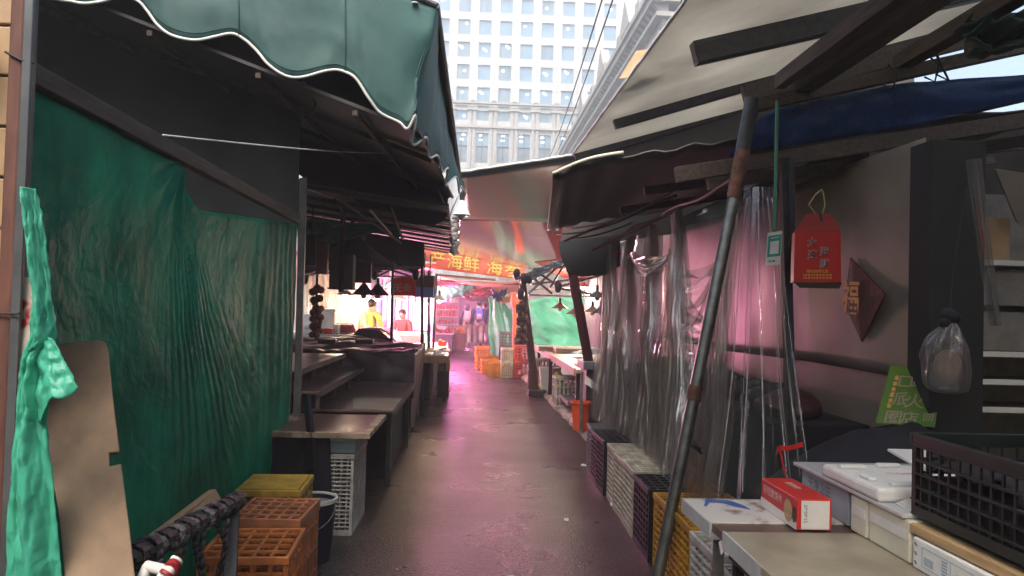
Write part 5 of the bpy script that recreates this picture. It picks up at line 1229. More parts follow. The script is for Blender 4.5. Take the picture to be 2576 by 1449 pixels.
for nm, uv, Y, mk, lb in (('hanging_box', ((1042, 692), (1090, 748)), 13.6, ('black', 'blue_paint'), 'dark navy box hanging from the tent frame behind the middle pole'), ('hanging_box', ((1066, 694), (1094, 750)), 13.9, ('red', 'tarp_blue'), 'box half red and half blue hanging beside the navy box')):
    (u0, v0), (u1, v1) = uv; a, b_ = at(u0, v0, Y), at(u1, v1, Y); t = thing(nm, lb, 'box', tuple(b_)); vm = b_.z + (a.z - b_.z) * .45
    q = MB(); q.box(a.x, b_.x, Y, Y + .2, vm, a.z); q.build('upper_panel', M[mk[0]], t)
    q = MB(); q.box(a.x, b_.x, Y, Y + .2, b_.z, vm - .001); q.build('lower_panel', M[mk[1]], t)
    q = MB(); q.cyl(((a.x + b_.x) / 2, Y + .1, a.z), ((a.x + b_.x) / 2, Y + .1, a.z + .4), .01, 5); q.build('cord', M['cable'], t)
hb = thing('hanging_box', 'grey cardboard box with a black strap hanging beside the green tarpaulin', 'box', tuple(at(857, 730, 9.3)))
a, b_ = at(830, 638, 9.3), at(886, 729, 9.3)
q = MB(); q.box(a.x, b_.x, 9.3, 9.52, b_.z + .02, a.z); q.build('body', mat('grey_board', (.13, .115, .10), .8, var=.2, vs=5), hb)
q = MB(); q.box(a.x - .015, b_.x + .015, 9.28, 9.54, b_.z, b_.z + .019); q.build('base_board', M['steel_dark'], hb)
m_ = (a.x + b_.x) / 2; q = MB(); q.box(m_ - .02, m_ + .035, 9.27, 9.299, b_.z - .03, a.z + .55); q.build('strap', M['black_cloth'], hb)
for u0, u1, v0, v1, Y, mk, lb in ((796, 822, 605, 690, 10.2, 'card', 'narrow brown carton hanging left of the strapped grey box'), (888, 932, 640, 712, 10.4, 'maroon', 'dark red cloth panel hanging right of the strapped grey box'), (770, 792, 590, 668, 9.8, 'black_cloth', 'black cloth bundle hanging by the green tarpaulin edge')):
    a, b_ = at(u0, v0, Y), at(u1, v1, Y); q = MB(); q.box(a.x, b_.x, Y, Y + .12, b_.z, a.z); q.cyl(((a.x + b_.x) / 2, Y + .06, a.z), ((a.x + b_.x) / 2, Y + .06, a.z + .35), .01, 5)
    tag(q.build({'card': 'hanging_carton', 'maroon': 'hanging_cloth', 'black_cloth': 'hanging_bundle'}[mk], M[mk], bev=.01), lb, 'hanging')
# pyramid canopies
for ua, va, ul, ur, vb, Y, lb in ((911, 604, 822, 1006, 662, 10.8, 'grey pyramid canopy with a spike finial under the dark roof, nearer one'), (886, 574, 820, 968, 650, 11.6, 'dull grey pyramid canopy under the dark roof, farther one')):
    t = thing('pyramid_canopy', lb, 'canopy', tuple(at(ua, vb, Y)), 0, 'pyramid canopies'); ap = at(ua, va, Y); l_, r_ = at(ul, vb, Y), at(ur, vb, Y); h_ = (r_.x - l_.x) / 2
    q = MB(); q.lathe((ap.x, Y, l_.z), [(h_, 0), (h_ * .72, (ap.z - l_.z) * .22), (h_ * .36, (ap.z - l_.z) * .58), (.03, ap.z - l_.z)], 4 * 6); q.build('cloth', mat('grey_tent_cloth', (.12, .105, .10), .8, var=.2, vs=5), t, smooth=False, solid=.006)
    q = MB(); q.lathe((ap.x, Y, ap.z), [(.04, -.02), (.025, .08), (.035, .10), (.008, .22), (0, .26)], 10); q.build('finial', M['rust_post'], t, smooth=True)

# ================================================================== tent poles and truss frames
G = 'thin dark tent poles on the left side of the alley'
for (a, b_, Y, r, lb) in (((989, 655), (984, 868), 10.9, .022, 'thin dark tent pole standing behind the dark oilcloth heap, leftmost'), ((1062, 668), (1062, 1052), 10.7, .026, 'dark tent pole reaching the asphalt at the corner of the oilcloth stall'), ((1079, 680), (1078, 988), 13.8, .03, 'greyish tent pole between the corner pole and the slanted pole'), ((1098, 688), (1086, 960), 14.9, .028, 'thin slanted tent pole, rightmost of the poles left of the alley')):
    A = at(*a, Y); B = at(*b_, Y)
    if b_[1] > 900: B.z = 0
    t = thing('tent_pole', lb, 'pole', tuple(B), 0, G)
    q = MB(); q.cyl(B, B.lerp(A, .55), r, 10); q.build('lower_tube', M['steel_dark'], t, smooth=True)
    q = MB(); q.cyl(B.lerp(A, .5501), A, r * .8, 10); q.build('upper_tube', M['steel_dark'], t, smooth=True)
    q = MB(); q.box(B.x - .06, B.x + .06, B.y - .06, B.y + .06, B.z, B.z + .012); q.build('foot_plate', M['steel_dark'], t)
tf = thing('tent_truss', 'scissor truss of pale tent tubes under the dark roof on the left', 'frame', tuple(at(985, 680, 12)))
for a, b_, Y in (((770, 690), (1065, 672), 11), ((930, 672), (1066, 672), 11), ((952, 694), (1000, 672), 12), ((960, 672), (1050, 700), 12), ((1000, 672), (1048, 690), 12), ((930, 695), (1060, 696), 13), ((765, 690), (800, 682), 10.5), ((800, 682), (850, 676), 10.5)):
    q = MB(); q.cyl(at(*a, Y), at(*b_, Y + .4), .016, 6); q.build('tube', M['steel'], tf, smooth=True)
for u, v in ((1046, 692), (935, 684), (768, 700), (942, 690)):
    q = MB(); q.ball(at(u, v, 12), .06, 8, (1, 1, 1.6)); q.build('joint', M['black'], tf, smooth='all')
tf = thing('tent_truss', 'scissor truss of brass-lit tent tubes over the right far stall', 'frame', tuple(at(1420, 720, 13)))
for a, b_, Y in (((1330, 690), (1388, 738), 13), ((1330, 738), (1420, 655), 13), ((1360, 690), (1404, 720), 13), ((1385, 722), (1418, 668), 13), ((1336, 715), (1560, 690), 14), ((1404, 722), (1520, 690), 13.2), ((1300, 700), (1345, 682), 13), ((1340, 676), (1520, 668), 14), ((1330, 742), (1520, 748), 15), ((1340, 730), (1515, 718), 15.5), ((1405, 725), (1500, 742), 13.5)):
    q = MB(); q.cyl(at(*a, Y), at(*b_, Y + .5), .02, 6); q.build('tube', M['steel'], tf, smooth=True)
for u, v in ((1332, 700), (1318, 705), (1345, 690), (1404, 722), (1300, 690), (1310, 740)):
    q = MB(); q.ball(at(u, v, 13.2), .07, 8, (1, 1, 1.5)); q.build('joint', M['black'], tf, smooth='all')
# roof sheets above that right far stall
q = MB(); q.quad(at(1345, 660, 13.4), at(1700, 620, 11), at(1700, 690, 17), at(1420, 700, 17), .02)
tag(q.build('roof_sheet', M['banner_red']), 'orange-red cloth roof sheet above the right far stall', 'roof')
q = MB(); q.grid(lambda s, t: at(1336 + 90 * s, 682 - 36 * s + (24 - 10 * s) * t, 12.9) + V((0, .1 * fbm(s * 5, t * 4), .03 * fbm(s * 9, t * 4, 3))), 20, 10)
tag(q.build('plastic_bundle', M['foam_blue'], smooth='all', solid=.003), 'bundle of pale plastic film tied above the dark brown post', 'bundle')

# ================================================================== left lit stalls
ct = thing('goods_counter', 'white goods counter with lit clear sheet behind, past the dark oilcloth', 'counter', (-3, 13.4, 0))
a = at(745, 838, 13.2); b_ = at(960, 846, 13.2)
q = MB(); q.box(a.x - .5, b_.x, 13.0, 14.2, a.z - .05, a.z); q.build('countertop', M['white_metal'], ct)
q = MB(); q.box(a.x - .5, b_.x, 13.05, 14.1, 0, a.z - .051); q.build('front', M['white_panel'], ct)
zt_ = a.z
def boxat(u0, u1, v0, Y, d, m, name, lb, cat, grp=None, zb=None, sub=None):
    A, B = at(u0, v0, Y), at(u1, v0, Y); zb_ = zt_ if zb is None else zb
    q = MB(); q.box(A.x, B.x, Y, Y + d, zb_ + .002, A.z); t = tag(q.build(name, M[m], bev=.012), lb, cat, grp)
    if sub: s_ = MB(); s_.box(A.x - .012, B.x + .012, Y - .012, Y + d + .012, A.z + .001, A.z + .05); s_.build('lid', M[m], t, bev=.01)
    return t
boxat(760, 797, 826, 13.05, .3, 'foam', 'foam_box', 'small white foam box lowest at the left end of the goods counter', 'box', sub=1)
boxat(762, 792, 790, 13.5, .4, 'foam', 'foam_box', 'white foam box behind the garlic string', 'box')
boxat(806, 842, 784, 13.6, .5, 'foam', 'foam_box', 'large white foam box in the middle of the goods counter', 'box', sub=1)
boxat(812, 836, 826, 13.1, .25, 'red', 'red_box', 'small red box on the goods counter right of the garlic string', 'box')
boxat(786, 812, 834, 13.0, .2, 'yellow_crate', 'yellow_pack', 'yellow pack in front of the small red box', 'pack')
boxat(838, 852, 816, 13.2, .3, 'foam', 'foam_box', 'narrow white foam box beside the blue basket', 'box')
bs = thing('blue_basket', 'blue lattice basket tipped behind red fruit on the goods counter', 'basket', tuple(at(868, 838, 13.4)))
q = MB(); A, B = at(846, 818, 13.7), at(888, 816, 13.7); zb_ = zt_ + .02
for i in range(9): f = i / 8; x = A.x + (B.x - A.x) * f; q.box(x - .006, x + .006, 13.7, 13.715, zb_, A.z + .03)
for i in range(5): z = zb_ + (A.z + .03 - zb_) * i / 4; q.box(A.x, B.x, 13.716, 13.73, z - .006, z + .006)
q.build('lattice', M['blue_paint'], bs)
q = MB(); q.box(A.x, B.x, 13.35, 13.7, zt_ + .002, zt_ + .02); q.build('base', M['blue_paint'], bs)
random.seed(11)
for i in range(11):
    q = MB(); c = at(853 + 3.6 * i, 832 + 3 * (i % 2), 13.42); c.z = zt_ + .065 + .05 * (i % 2); q.ball(c, .048, 10)
    tag(q.build('red_fruit', M['apple'], smooth='all'), 'round red fruit in front of the blue basket', 'fruit', 'red fruit by the blue basket')
q = MB(); q.grid(lambda s, t: at(752 + 160 * s + 30 * t * s, 690 + 6 * math.sin(s * 9) + 150 * t, 15.2) + V((0, .09 * math.sin(s * 40 + 2 * noise.noise(V((s * 9, t * 2, 0)))) * (.3 + t), 0)), 160, 24)
tag(q.build('plastic_curtain', M['film_warm'], smooth='all'), 'lamp-lit clear plastic curtain behind the white goods counter', 'curtain')
q = MB(); q.box(-6.5, at(930, 800, 17.5).x, 17.5, 17.55, 0, 2.6)
tag(q.build('stall_wall', M['white_panel']), 'white back wall of the lamp-lit stall on the left', 'wall')
q = MB()
for i in range(4): c = at(800 + 60 * i, 780, 17.4); q.box(c.x - .03, c.x + .03, 17.38, 17.45, 0, 2.5)
q.box(-6, at(930, 800, 17.4).x, 17.36, 17.379, at(800, 795, 17.4).z, at(800, 795, 17.4).z + .06)
tag(q.build('wall_frame', M['white_metal']), 'white frame in front of the lit back wall', 'frame')
q = MB(); q.grid(lambda s, t: at(770 + 62 * s, 692 + 80 * t, 16.9) + V((0, .07 * math.sin(s * 22), 0)), 40, 6)
tag(q.build('cloth_curtain', mat('peach_cloth', (.62, .38, .22), .8, var=.2, vs=4, transl=.3), smooth='all', solid=.004), 'peach cloth curtain at the left of the lit stall wall', 'curtain')
c0 = at(862, 800, 17.3); q = MB(); q.box(c0.x - .6, c0.x + .5, 17.3, 17.34, at(862, 850, 17.3).z, at(862, 742, 17.3).z)
tag(q.build('beige_board', mat('beige_board', (.6, .46, .33), .7, var=.15, vs=3)), 'beige board leaning on the lit stall wall', 'board')

# garlic strings
def bulb_string(name, label, pts, n, r, mats_, Y, grp):
    t = thing(name, label, 'string', tuple(at(*pts[-1], Y)), 0, grp); P_ = smooth_pts([at(u, v, Y) for u, v in pts], 40)
    q = MB(); q.tube(P_, .016, 6); q.build('cord', M['rust'], t, smooth='all')
    random.seed(5)
    for i in range(n):
        p = P_[8 + int(32 * i / n)]
        q = MB()
        for k in range(4): a = 2 * math.pi * k / 4 + i; q.ball(p + V((r * 1.0 * math.cos(a), r * .8 * math.sin(a), r * .6 * math.sin(k * 2.1 + i))), r * (.75 + .3 * random.random()), 8)
        q.build('bulb_cluster', M[mats_[i % len(mats_)]], t, smooth='all')
bulb_string('garlic_string', 'string of dried bulbs lit orange by the lamp, beside the green tarpaulin', [(798, 690), (797, 740), (798, 790), (794, 820), (797, 856)], 6, .05, ['garlic', 'garlic_dark', 'garlic'], 9.6, 'strings of dried bulbs')
bulb_string('garlic_string', 'string of dark dried bulbs against the dark brown post and mint tarpaulin', [(1318, 745), (1312, 775), (1314, 810), (1311, 840), (1314, 868)], 7, .058, ['garlic_dark'], 13.2, 'strings of dried bulbs')

# pink-lit back panels and shelving
M['pink_lit_wall'] = mat('pink_light_wall_panel', (.60, .46, .52), .5, var=.12, vs=2)  # pink wash of the lamps put into the base colour
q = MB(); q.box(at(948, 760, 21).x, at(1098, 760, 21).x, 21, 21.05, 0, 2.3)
pwl = tag(q.build('stall_wall', M['pink_lit_wall']), 'pale wall washed with magenta light behind the thin tent poles', 'wall')
q = MB()
for i in range(9): x = at(960 + 17 * i, 780, 20.95).x; q.box(x - .012, x + .012, 20.93, 20.98, .2, 2.2)
q.build('panel_joint', M['red_dark'], pwl)
q = MB(); a, b_ = at(1040, 760, 20.8), at(1082, 832, 20.8); q.box(a.x, b_.x, 20.8, 20.84, b_.z, a.z)
nb = tag(q.build('notice_board', M['white_panel'], bev=.01), 'white notice board shining in the magenta light', 'board')
q = MB(); a, b_ = at(1052, 786, 20.78), at(1064, 800, 20.78); q.box(a.x, b_.x, 20.785, 20.798, b_.z, a.z); q.build('notice_mark', M['shade_pink'], nb)
cab = thing('display_cabinet', 'glass display cabinet with a white top rail below the magenta wall', 'cabinet', tuple(at(1000, 862, 16)))
a, b_ = at(925, 834, 15.8), at(1072, 842, 15.8)
q = MB(); q.box(a.x, b_.x, 15.8, 15.86, b_.z - .03, b_.z + .05); q.box(b_.x - .06, b_.x, 15.8, 15.86, .45, b_.z - .031); q.build('frame', M['white_metal'], cab)
q = MB(); q.box(a.x, b_.x - .061, 15.82, 15.84, .45, b_.z - .031); q.build('glass', M['film_thin'], cab)
q = MB(); q.box(a.x, b_.x, 15.87, 16.6, 0, .45); q.build('base', M['white_panel'], cab)
q = MB(); q.quad(at(960, 868, 16.1), at(1060, 862, 16.1), at(1050, 838, 16.6), at(985, 838, 16.6), .02); q.build('inner_shelf', M['shade_pink'], cab)
jr = thing('jar_rack', 'row of dark bottles standing under the magenta wall', 'rack', tuple(at(960, 832, 19)))
for i in range(7):
    q = MB(); c = at(940 + 6.6 * i, 832, 19); h_ = .26; q.lathe(c, [(0, 0), (.055, 0), (.055, h_ * .65), (.022, h_ * .8), (.022, h_), (0, h_)], 10); q.build('bottle', M['black_green' if i % 2 else 'rust'], jr, smooth=True)
q = MB(); a, b_ = at(930, 833, 18.9), at(990, 833, 18.9); q.box(a.x, b_.x, 18.9, 19.2, a.z - .04, a.z - .005); q.build('shelf', M['timber'], jr)
# goods shelves further along, magenta
sv = thing('goods_shelves', 'tall goods shelves washed violet behind the apple stand', 'shelves', tuple(at(1130, 850, 27)))
a, b_ = at(1092, 742, 27), at(1152, 850, 27)
q = MB(); q.box(a.x, b_.x, 27.3, 27.35, 0, 2.1); q.build('back', M['pink_lit_wall'], sv)
for k in range(7):
    z = .35 + .26 * k; q = MB(); q.box(a.x, b_.x, 27, 27.3, z, z + .025); q.build('shelf_board', M['white_metal'], sv)
random.seed(21)
for k in range(7):
    x = a.x + .03; z = .35 + .26 * k + .026; q = MB()
    while x < b_.x - .1:
        w_ = random.uniform(.05, .12); q.box(x, x + w_, 27.03, 27.2, z, z + random.uniform(.08, .2)); x += w_ + random.uniform(.01, .05)
    q.build('packed_goods', M[random.choice(['paper', 'red', 'shade_pink', 'white_panel', 'banner'])], sv)
rs_ = thing('square_sign', 'small red square sign on the violet shelves', 'sign', tuple(at(1117, 756, 24)))
A, B, C, D = at(1106, 741, 24), at(1129, 741, 24), at(1129, 766, 24), at(1106, 766, 24)
q = MB(); q.poly([D, C, B, A], (0, 1, 0), .02); q.build('board', M['red'], rs_)
q = MB(); q.poly([at(u, v, 23.98) for u, v in ((1111, 760), (1123, 760), (1123, 748), (1111, 748))], (0, -1, 0), .002); q.build('pale_field', M['paper'], rs_)

# bright food table with trays
ft = thing('food_table', 'brightly lit food table covered with white trays beside the thin tent poles', 'table', (-.9, 13, 0))
Zf = .72; n0, n1 = atz(1129, 900, Zf), atz(1127, 862, Zf)
q = MB(); q.quad((-1.9, n0.y, Zf - .05), (n0.x, n0.y, Zf - .05), (n1.x, n1.y, Zf - .05), (-1.9, n1.y, Zf - .05), .05); q.build('tabletop', M['white_metal'], ft, bev=.01)
q = MB(); q.box(-1.9, n0.x + .012, n0.y - .015, n0.y - .002, Zf - .09, Zf + .03); q.build('edge_board', M['timber_pale'], ft)
for x, y in ((n0.x - .06, n0.y + .1), (-1.6, n0.y + .1), (n1.x - .06, n1.y - .1)):
    q = MB(); q.box(x - .02, x + .02, y - .02, y + .02, 0, Zf - .051); q.build('leg', M['steel_dark'], ft)
random.seed(9)
for i in range(12):
    x = -1.75 + .27 * (i % 6) * .82; y = n0.y + .35 + 1.1 * (i // 6) + .1 * random.random(); x += .05 * (i // 6)
    t = thing('food_tray', 'white tray of pale food under the lamp on the lit food table', 'tray', (x, y, Zf), 0, 'white trays on the food table')
    q = MB(); q.box(x, x + .2, y, y + .5, Zf + .001, Zf + .03); q.build('tray', M['foam'], t, bev=.006)
    q = MB()
    for k in range(7): q.ball((x + .04 + .02 * (k % 4) + .03 * (k // 4), y + .06 + .06 * k, Zf + .04), .035, 6, (1, 1, .6))
    q.build('food', M[['garlic', 'paper', 'yellow_crate', 'shade_pink'][i % 4]], t, smooth='all')
q = MB()
for k in range(9): q.ball(at(1108 + 3 * (k % 4), 866 - 4 * (k // 4), 15.4) , .06, 7, (1, 1, .7))
tag(q.build('dried_goods_heap', M['apple'], smooth='all'), 'small heap of dark red dried goods at the far corner of the food table', 'heap')
cbx = thing('cardboard_box', 'brown cardboard box with two hand holes under the food table', 'box', tuple(at(1118, 940, 13)))
a, b_ = at(1102, 905, 13.0), at(1131, 934, 13.0)
q = MB(); q.box(a.x, b_.x, 13, 13.4, b_.z, a.z); q.build('body', M['card'], cbx, bev=.005)
q = MB()
for k in (0.3, .65): x = a.x + (b_.x - a.x) * k; q.box(x - .012, x + .012, 12.995, 12.999, (a.z + b_.z) / 2 - .01, (a.z + b_.z) / 2 + .012)
q.build('hand_hole', M['ink'], cbx)
q = MB(); q.box(a.x, b_.x - .01, 13.02, 13.4, 0, b_.z - .002); tag(q.build('black_crate', M['black'], bev=.01), 'black crate under the brown cardboard box', 'crate')
q = MB(); c = atz(1098, 968); q.ball(c + V((0, .2, .16)), .16, 12, (1, 1, 1)); q.v = [p + V((.03 * noise.noise(p * 9), 0, .03 * noise.noise(p * 8))) for p in q.v]
tag(q.build('blue_bag', M['blue_paint'], smooth='all'), 'blue bag lying below the food table near the alley', 'bag')
q = MB(); q.box(-1.85, n0.x - .3, n0.y + .3, n1.y - .2, 0, Zf - .1); tag(q.build('dark_boxes', M['black_cloth'], bev=.02), 'dark goods stored under the lit food table', 'boxes')

# apple stand and orange basket
st = thing('fruit_stand', 'grey-skirted fruit stand heaped with produce in violet light', 'stand', tuple(atz(1110, 885)))
c = atz(1112, 886); w_ = .55
q = MB(); q.box(c.x - .8, c.x + .32, c.y, c.y + 2.2, 0, .58); q.build('skirt', mat('grey_skirt', (.18, .17, .19), .8, var=.2, vs=5), st, bev=.01)
q = MB(); q.box(c.x - .85, c.x + .36, c.y - .03, c.y + 2.25, .581, .62); q.build('top', M['white_metal'], st, bev=.008)
random.seed(4)
for i in range(60):
    x = c.x - .75 + random.random() * 1.0; y = c.y + .08 + random.random() * 2.0
    q = MB(); q.ball((x, y, .66 + .10 * random.random() * (1 if y > c.y + .4 else .3)), .052, 8)
    tag(q.build('apple', M['apple'], smooth='all'), 'red apple on the grey-skirted fruit stand', 'apple', 'apples on the fruit stand')
q = MB(); q.grid(lambda s, t: (c.x - .8 + 1.1 * s, c.y + 1.3 + .9 * t, .66 + .22 * math.sin(math.pi * s) * math.sin(math.pi * t) + .06 * fbm(s * 6, t * 6)), 24, 18)
tag(q.build('plastic_cover', mat('white_film_cover', (.7, .68, .7), .3, var=.1, vs=5, bump=.3, bs=9), smooth='all'), 'white plastic cover over the back of the fruit stand', 'cover')
ob = thing('orange_basket', 'tall woven basket heaped with oranges beside the walkers', 'basket', tuple(atz(1156, 882)))
c = atz(1156, 881)
q = MB(); q.lathe(c, [(0, .01), (.19, .01), (.23, .55), (.20, .55), (.17, .05)], 22); q.build('body', M['wicker'], ob, smooth=True)
q = MB(); q.lathe(c, [(.225, .53), (.25, .54), (.25, .57), (.22, .57)], 22); q.build('rim', M['wicker'], ob, smooth=True)
random.seed(8)
for i in range(34):
    a = random.random() * 6.283; r = .18 * math.sqrt(random.random()); z = .60 + .20 * (1 - r / .2) + .01 * random.random()
    q = MB(); q.ball(c + V((r * math.cos(a), r * math.sin(a), z)), .042, 8)
    tag(q.build('orange', M['orange_fruit'], smooth='all'), 'orange heaped in the tall woven basket', 'orange', 'oranges in the woven basket')

# ================================================================== overhead cloths further in
q = MB(); q.grid(lambda s, t: at(1096 + 226 * s - 20 * t * s, 690 + 14 * s + 36 * t - 4 * t * s, 17.2 + 9 * t) + V((0, 0, -.12 * math.sin(math.pi * s))), 20, 12)
pc_ = tag(q.build('cloth_roof', mat('peach_cloth_roof', (.62, .36, .26), .6, var=.15, vs=1.5, transl=.35), smooth='all', solid=.006), 'peach-lit cloth roof over the alley behind the orange-red banner', 'roof')
q = MB()
for a, b_, Y in (((1100, 692), (1246, 704), 16.6), ((1108, 706), (1322, 716), 18.5), ((1170, 722), (1236, 736), 20), ((1170, 720), (1250, 716), 20), ((1190, 736), (1262, 712), 20.5), ((1100, 730), (1190, 742), 22)):
    q.cyl(at(*a, Y), at(*b_, Y + .3), .03, 6)
q.build('roof_tube', M['rust'], pc_, smooth=True)
def cloth_sheet(name, pts, Y0_, Y1_, m, lb, amp=.08):
    P_ = [at(*p, Y0_ if i < 2 else Y1_) for i, p in enumerate(pts)]
    q = MB(); q.grid(lambda s, t: P_[0].lerp(P_[1], s).lerp(P_[3].lerp(P_[2], s), t) + V((0, amp * fbm(s * 6, t * 5, 3), -amp * math.sin(math.pi * s) + amp * .8 * fbm(s * 8, t * 6, 1))), 24, 10)
    return tag(q.build(name, m, smooth='all', solid=.006), lb, 'cloth')
cloth_sheet('green_cloth', [(1092, 716), (1192, 712), (1196, 730), (1092, 748)], 19.5, 20.5, M['tarp_mint'], 'green cloth slung under the peach roof beside the slanted tent poles')
cloth_sheet('green_cloth', [(945, 706), (984, 704), (984, 726), (940, 728)], 16.5, 17.5, M['tarp_mint'], 'green cloth slung behind the dark cone lamps')
cloth_sheet('red_cloth', [(1128, 728), (1244, 742), (1236, 756), (1150, 744)], 26, 28, M['banner_red'], 'red cloth sagging over the walkers')
cloth_sheet('orange_cloth', [(1178, 718), (1252, 734), (1248, 742), (1180, 734)], 22, 24, M['banner'], 'orange cloth strip under the peach roof')
cloth_sheet('grey_cloth', [(1170, 736), (1252, 742), (1246, 752), (1190, 750)], 25, 27, M['panel'], 'grey sagging cloth under the orange strip')
cloth_sheet('blue_bundle', [(1232, 722), (1276, 724), (1272, 742), (1240, 746)], 17.6, 17.9, M['tarp_blue'], 'crumpled blue tarpaulin bundle tied by the red post top', .12)
cloth_sheet('ochre_cloth', [(1248, 744), (1296, 734), (1298, 752), (1250, 758)], 17.8, 18.2, M['timber_pale'], 'ochre cloth roll above the mint tarpaulin', .06)
um = thing('grey_umbrella', 'big grey umbrella closing the alley behind the walkers', 'umbrella', tuple(atz(1185, 852)))
c = at(1182, 800, 36); q = MB(); q.lathe((c.x, 36, 0), [(.95, 1.15), (.93, 1.5), (.75, 1.85), (.4, 2.05), (.02, 2.12)], 18); q.build('cloth', mat('grey_umbrella_cloth', (.24, .23, .21), .8, var=.2, vs=3), um, smooth=True, solid=.01)
q = MB(); q.cyl((c.x, 36, 0), (c.x, 36, 2.1), .02, 8); q.build('pole', M['steel_dark'], um)
# the alley's far end
q = MB(); q.box(-9, 9, 44, 44.2, 0, 3.1); tag(q.build('end_wall', M['concrete']), 'grey wall closing the far end of the alley', 'wall')
q = MB(); q.quad((-7, 29, 2.5), (7, 29, 2.5), (7, 44, 2.7), (-7, 44, 2.7), .03); tag(q.build('far_roof', M['pale_roof']), 'pale roof over the far end of the alley', 'roof')
q = MB(); q.box(at(1085, 780, 34).x - 3, at(1140, 780, 34).x, 33, 33.1, 0, 2.4); tag(q.build('far_stall', M['pink_lit_wall']), 'violet-lit stall front far behind the orange basket', 'stall')
# roof over the lit left stalls, and right far stall rear
q = MB(); q.quad((-6.8, 16.7, 2.75), (at(1096, 690, 16.7).x, 16.7, 2.45), (at(1100, 730, 29).x - .3, 29, 2.5), (-6.8, 29, 2.8), .03); tag(q.build('stall_roof', M['pink_lit_wall']), 'pale roof over the magenta-lit stalls', 'roof')

# ================================================================== right far side
M['tarp_flap'] = tarp_mat('backlit_mint_tarpaulin', (.30, .72, .52), (.2, .6, .4), .5, .45); M['tarp_flap'].node_tree.nodes['Principled BSDF'].inputs['Specular IOR Level'].default_value = .1  # lighter mint copy puts the flap's backlit glow into the colour
gt = thing('tarpaulin', 'mint green tarpaulin hung as the back wall of the right far stall', 'tarpaulin', tuple(at(1380, 890, 20)))
top = [(1258, 742), (1270, 764), (1288, 782), (1308, 776), (1336, 756), (1375, 748), (1400, 744), (1440, 742), (1700, 742)]
bot = [(1275, 884), (1300, 872), (1330, 872), (1360, 868), (1400, 872), (1450, 882), (1500, 896), (1560, 900), (1700, 900)]
tp, bt = smooth_pts([at(u, v, 20) for u, v in top], 90), smooth_pts([at(u, v, 19.6) for u, v in bot], 90)
def mint(s, t):
    i = int(round(s * 90)); p = tp[i].lerp(bt[i], t)
    return p + V((0, .10 * fbm(s * 8, t * 3, 2) + .05 * math.sin(s * 34 + 3 * t) * math.sin(math.pi * t), 0))
q = MB(); q.grid(mint, 90, 30); q.build('sheet', M['tarp_mint'], gt, smooth='all', solid=.004)
P_ = [at(1228, 748, 19), at(1256, 738, 19), at(1284, 900, 18.8), at(1232, 894, 18.8)]
q = MB(); q.grid(lambda s, t: P_[0].lerp(P_[1], s).lerp(P_[3].lerp(P_[2], s), t) + V((.02 * math.sin(t * 8 + s * 4), .08 * math.sin(s * 9) + .04 * fbm(s * 3, t * 5), 0)), 16, 30); q.build('end_flap', M['tarp_flap'], gt, smooth='all', solid=.004)
q = MB(); q.box(.9, 8, 28, 28.1, 0, 3); tag(q.build('stall_wall', M['concrete']), 'grey wall behind the mint tarpaulin', 'wall')

G = 'dark poles on the right side of the alley'
t = thing('post', 'dark brown steel post standing in a black block at the kerb', 'post', tuple(atz(1343, 1003)), 0, G)
B_ = atz(1341, 996); A_ = at(1312, 688, B_.y); B_.z = .1
q = MB(); q.cyl(B_ + V((0, 0, .25)), A_, .075, 12, .065); q.build('tube', M['maroon'], t, smooth=True)
q = MB(); q.cyl(B_, B_ + V((-.02, 0, .35)), .10, 12, .085); q.build('sleeve', M['maroon'], t, smooth=True)
q = MB(); q.box(B_.x - .09, B_.x + .22, B_.y - .12, B_.y + .15, 0, .12); q.build('base_block', M['black'], t, bev=.02)
t = thing('post', 'leaning maroon pole in front of the right far stall, lumpy at its middle', 'post', tuple(atz(1504, 1040)), 0, G)
A_ = at(1434, 655, 9.3); B_ = at(1506, 1046, 9.9)
q = MB(); n = 24; q.tube([A_.lerp(B_, i / n) for i in range(n + 1)], [.062 + .008 * noise.noise(V((i * .9, 3, 0))) for i in range(n + 1)], 12); q.build('tube', M['maroon'], t, smooth='all')
q = MB(); q.ball(A_.lerp(B_, .03), .075, 10, (1, 1, 1.6)); q.build('joint', M['black'], t, smooth='all')
t = thing('post', 'bright orange-red post wrapped in cloth beside the red crates', 'post', tuple(atz(1296, 950)), 0, None)
B_ = atz(1293, 950); A_ = at(1297, 735, B_.y)
q = MB(); n = 20; q.tube([B_.lerp(A_, i / n) for i in range(n + 1)], [.05 + (.05 if i > 16 else .012 * noise.noise(V((i, 0, 0)))) for i in range(n + 1)], 12); q.build('wrapped_pole', mat('orange_red_cloth', (.62, .09, .03), .6, var=.2, vs=8), t, smooth='all')
t = thing('post', 'thin dark post at the far end of the plastic curtain', 'post', tuple(at(1524, 1100, 8.6)), 0, None)
q = MB(); x = at(1522, 800, 8.6).x; q.box(x - .03, x + .03, 8.6, 8.66, 0, 2.35); q.build('tube', M['steel_dark'], t)

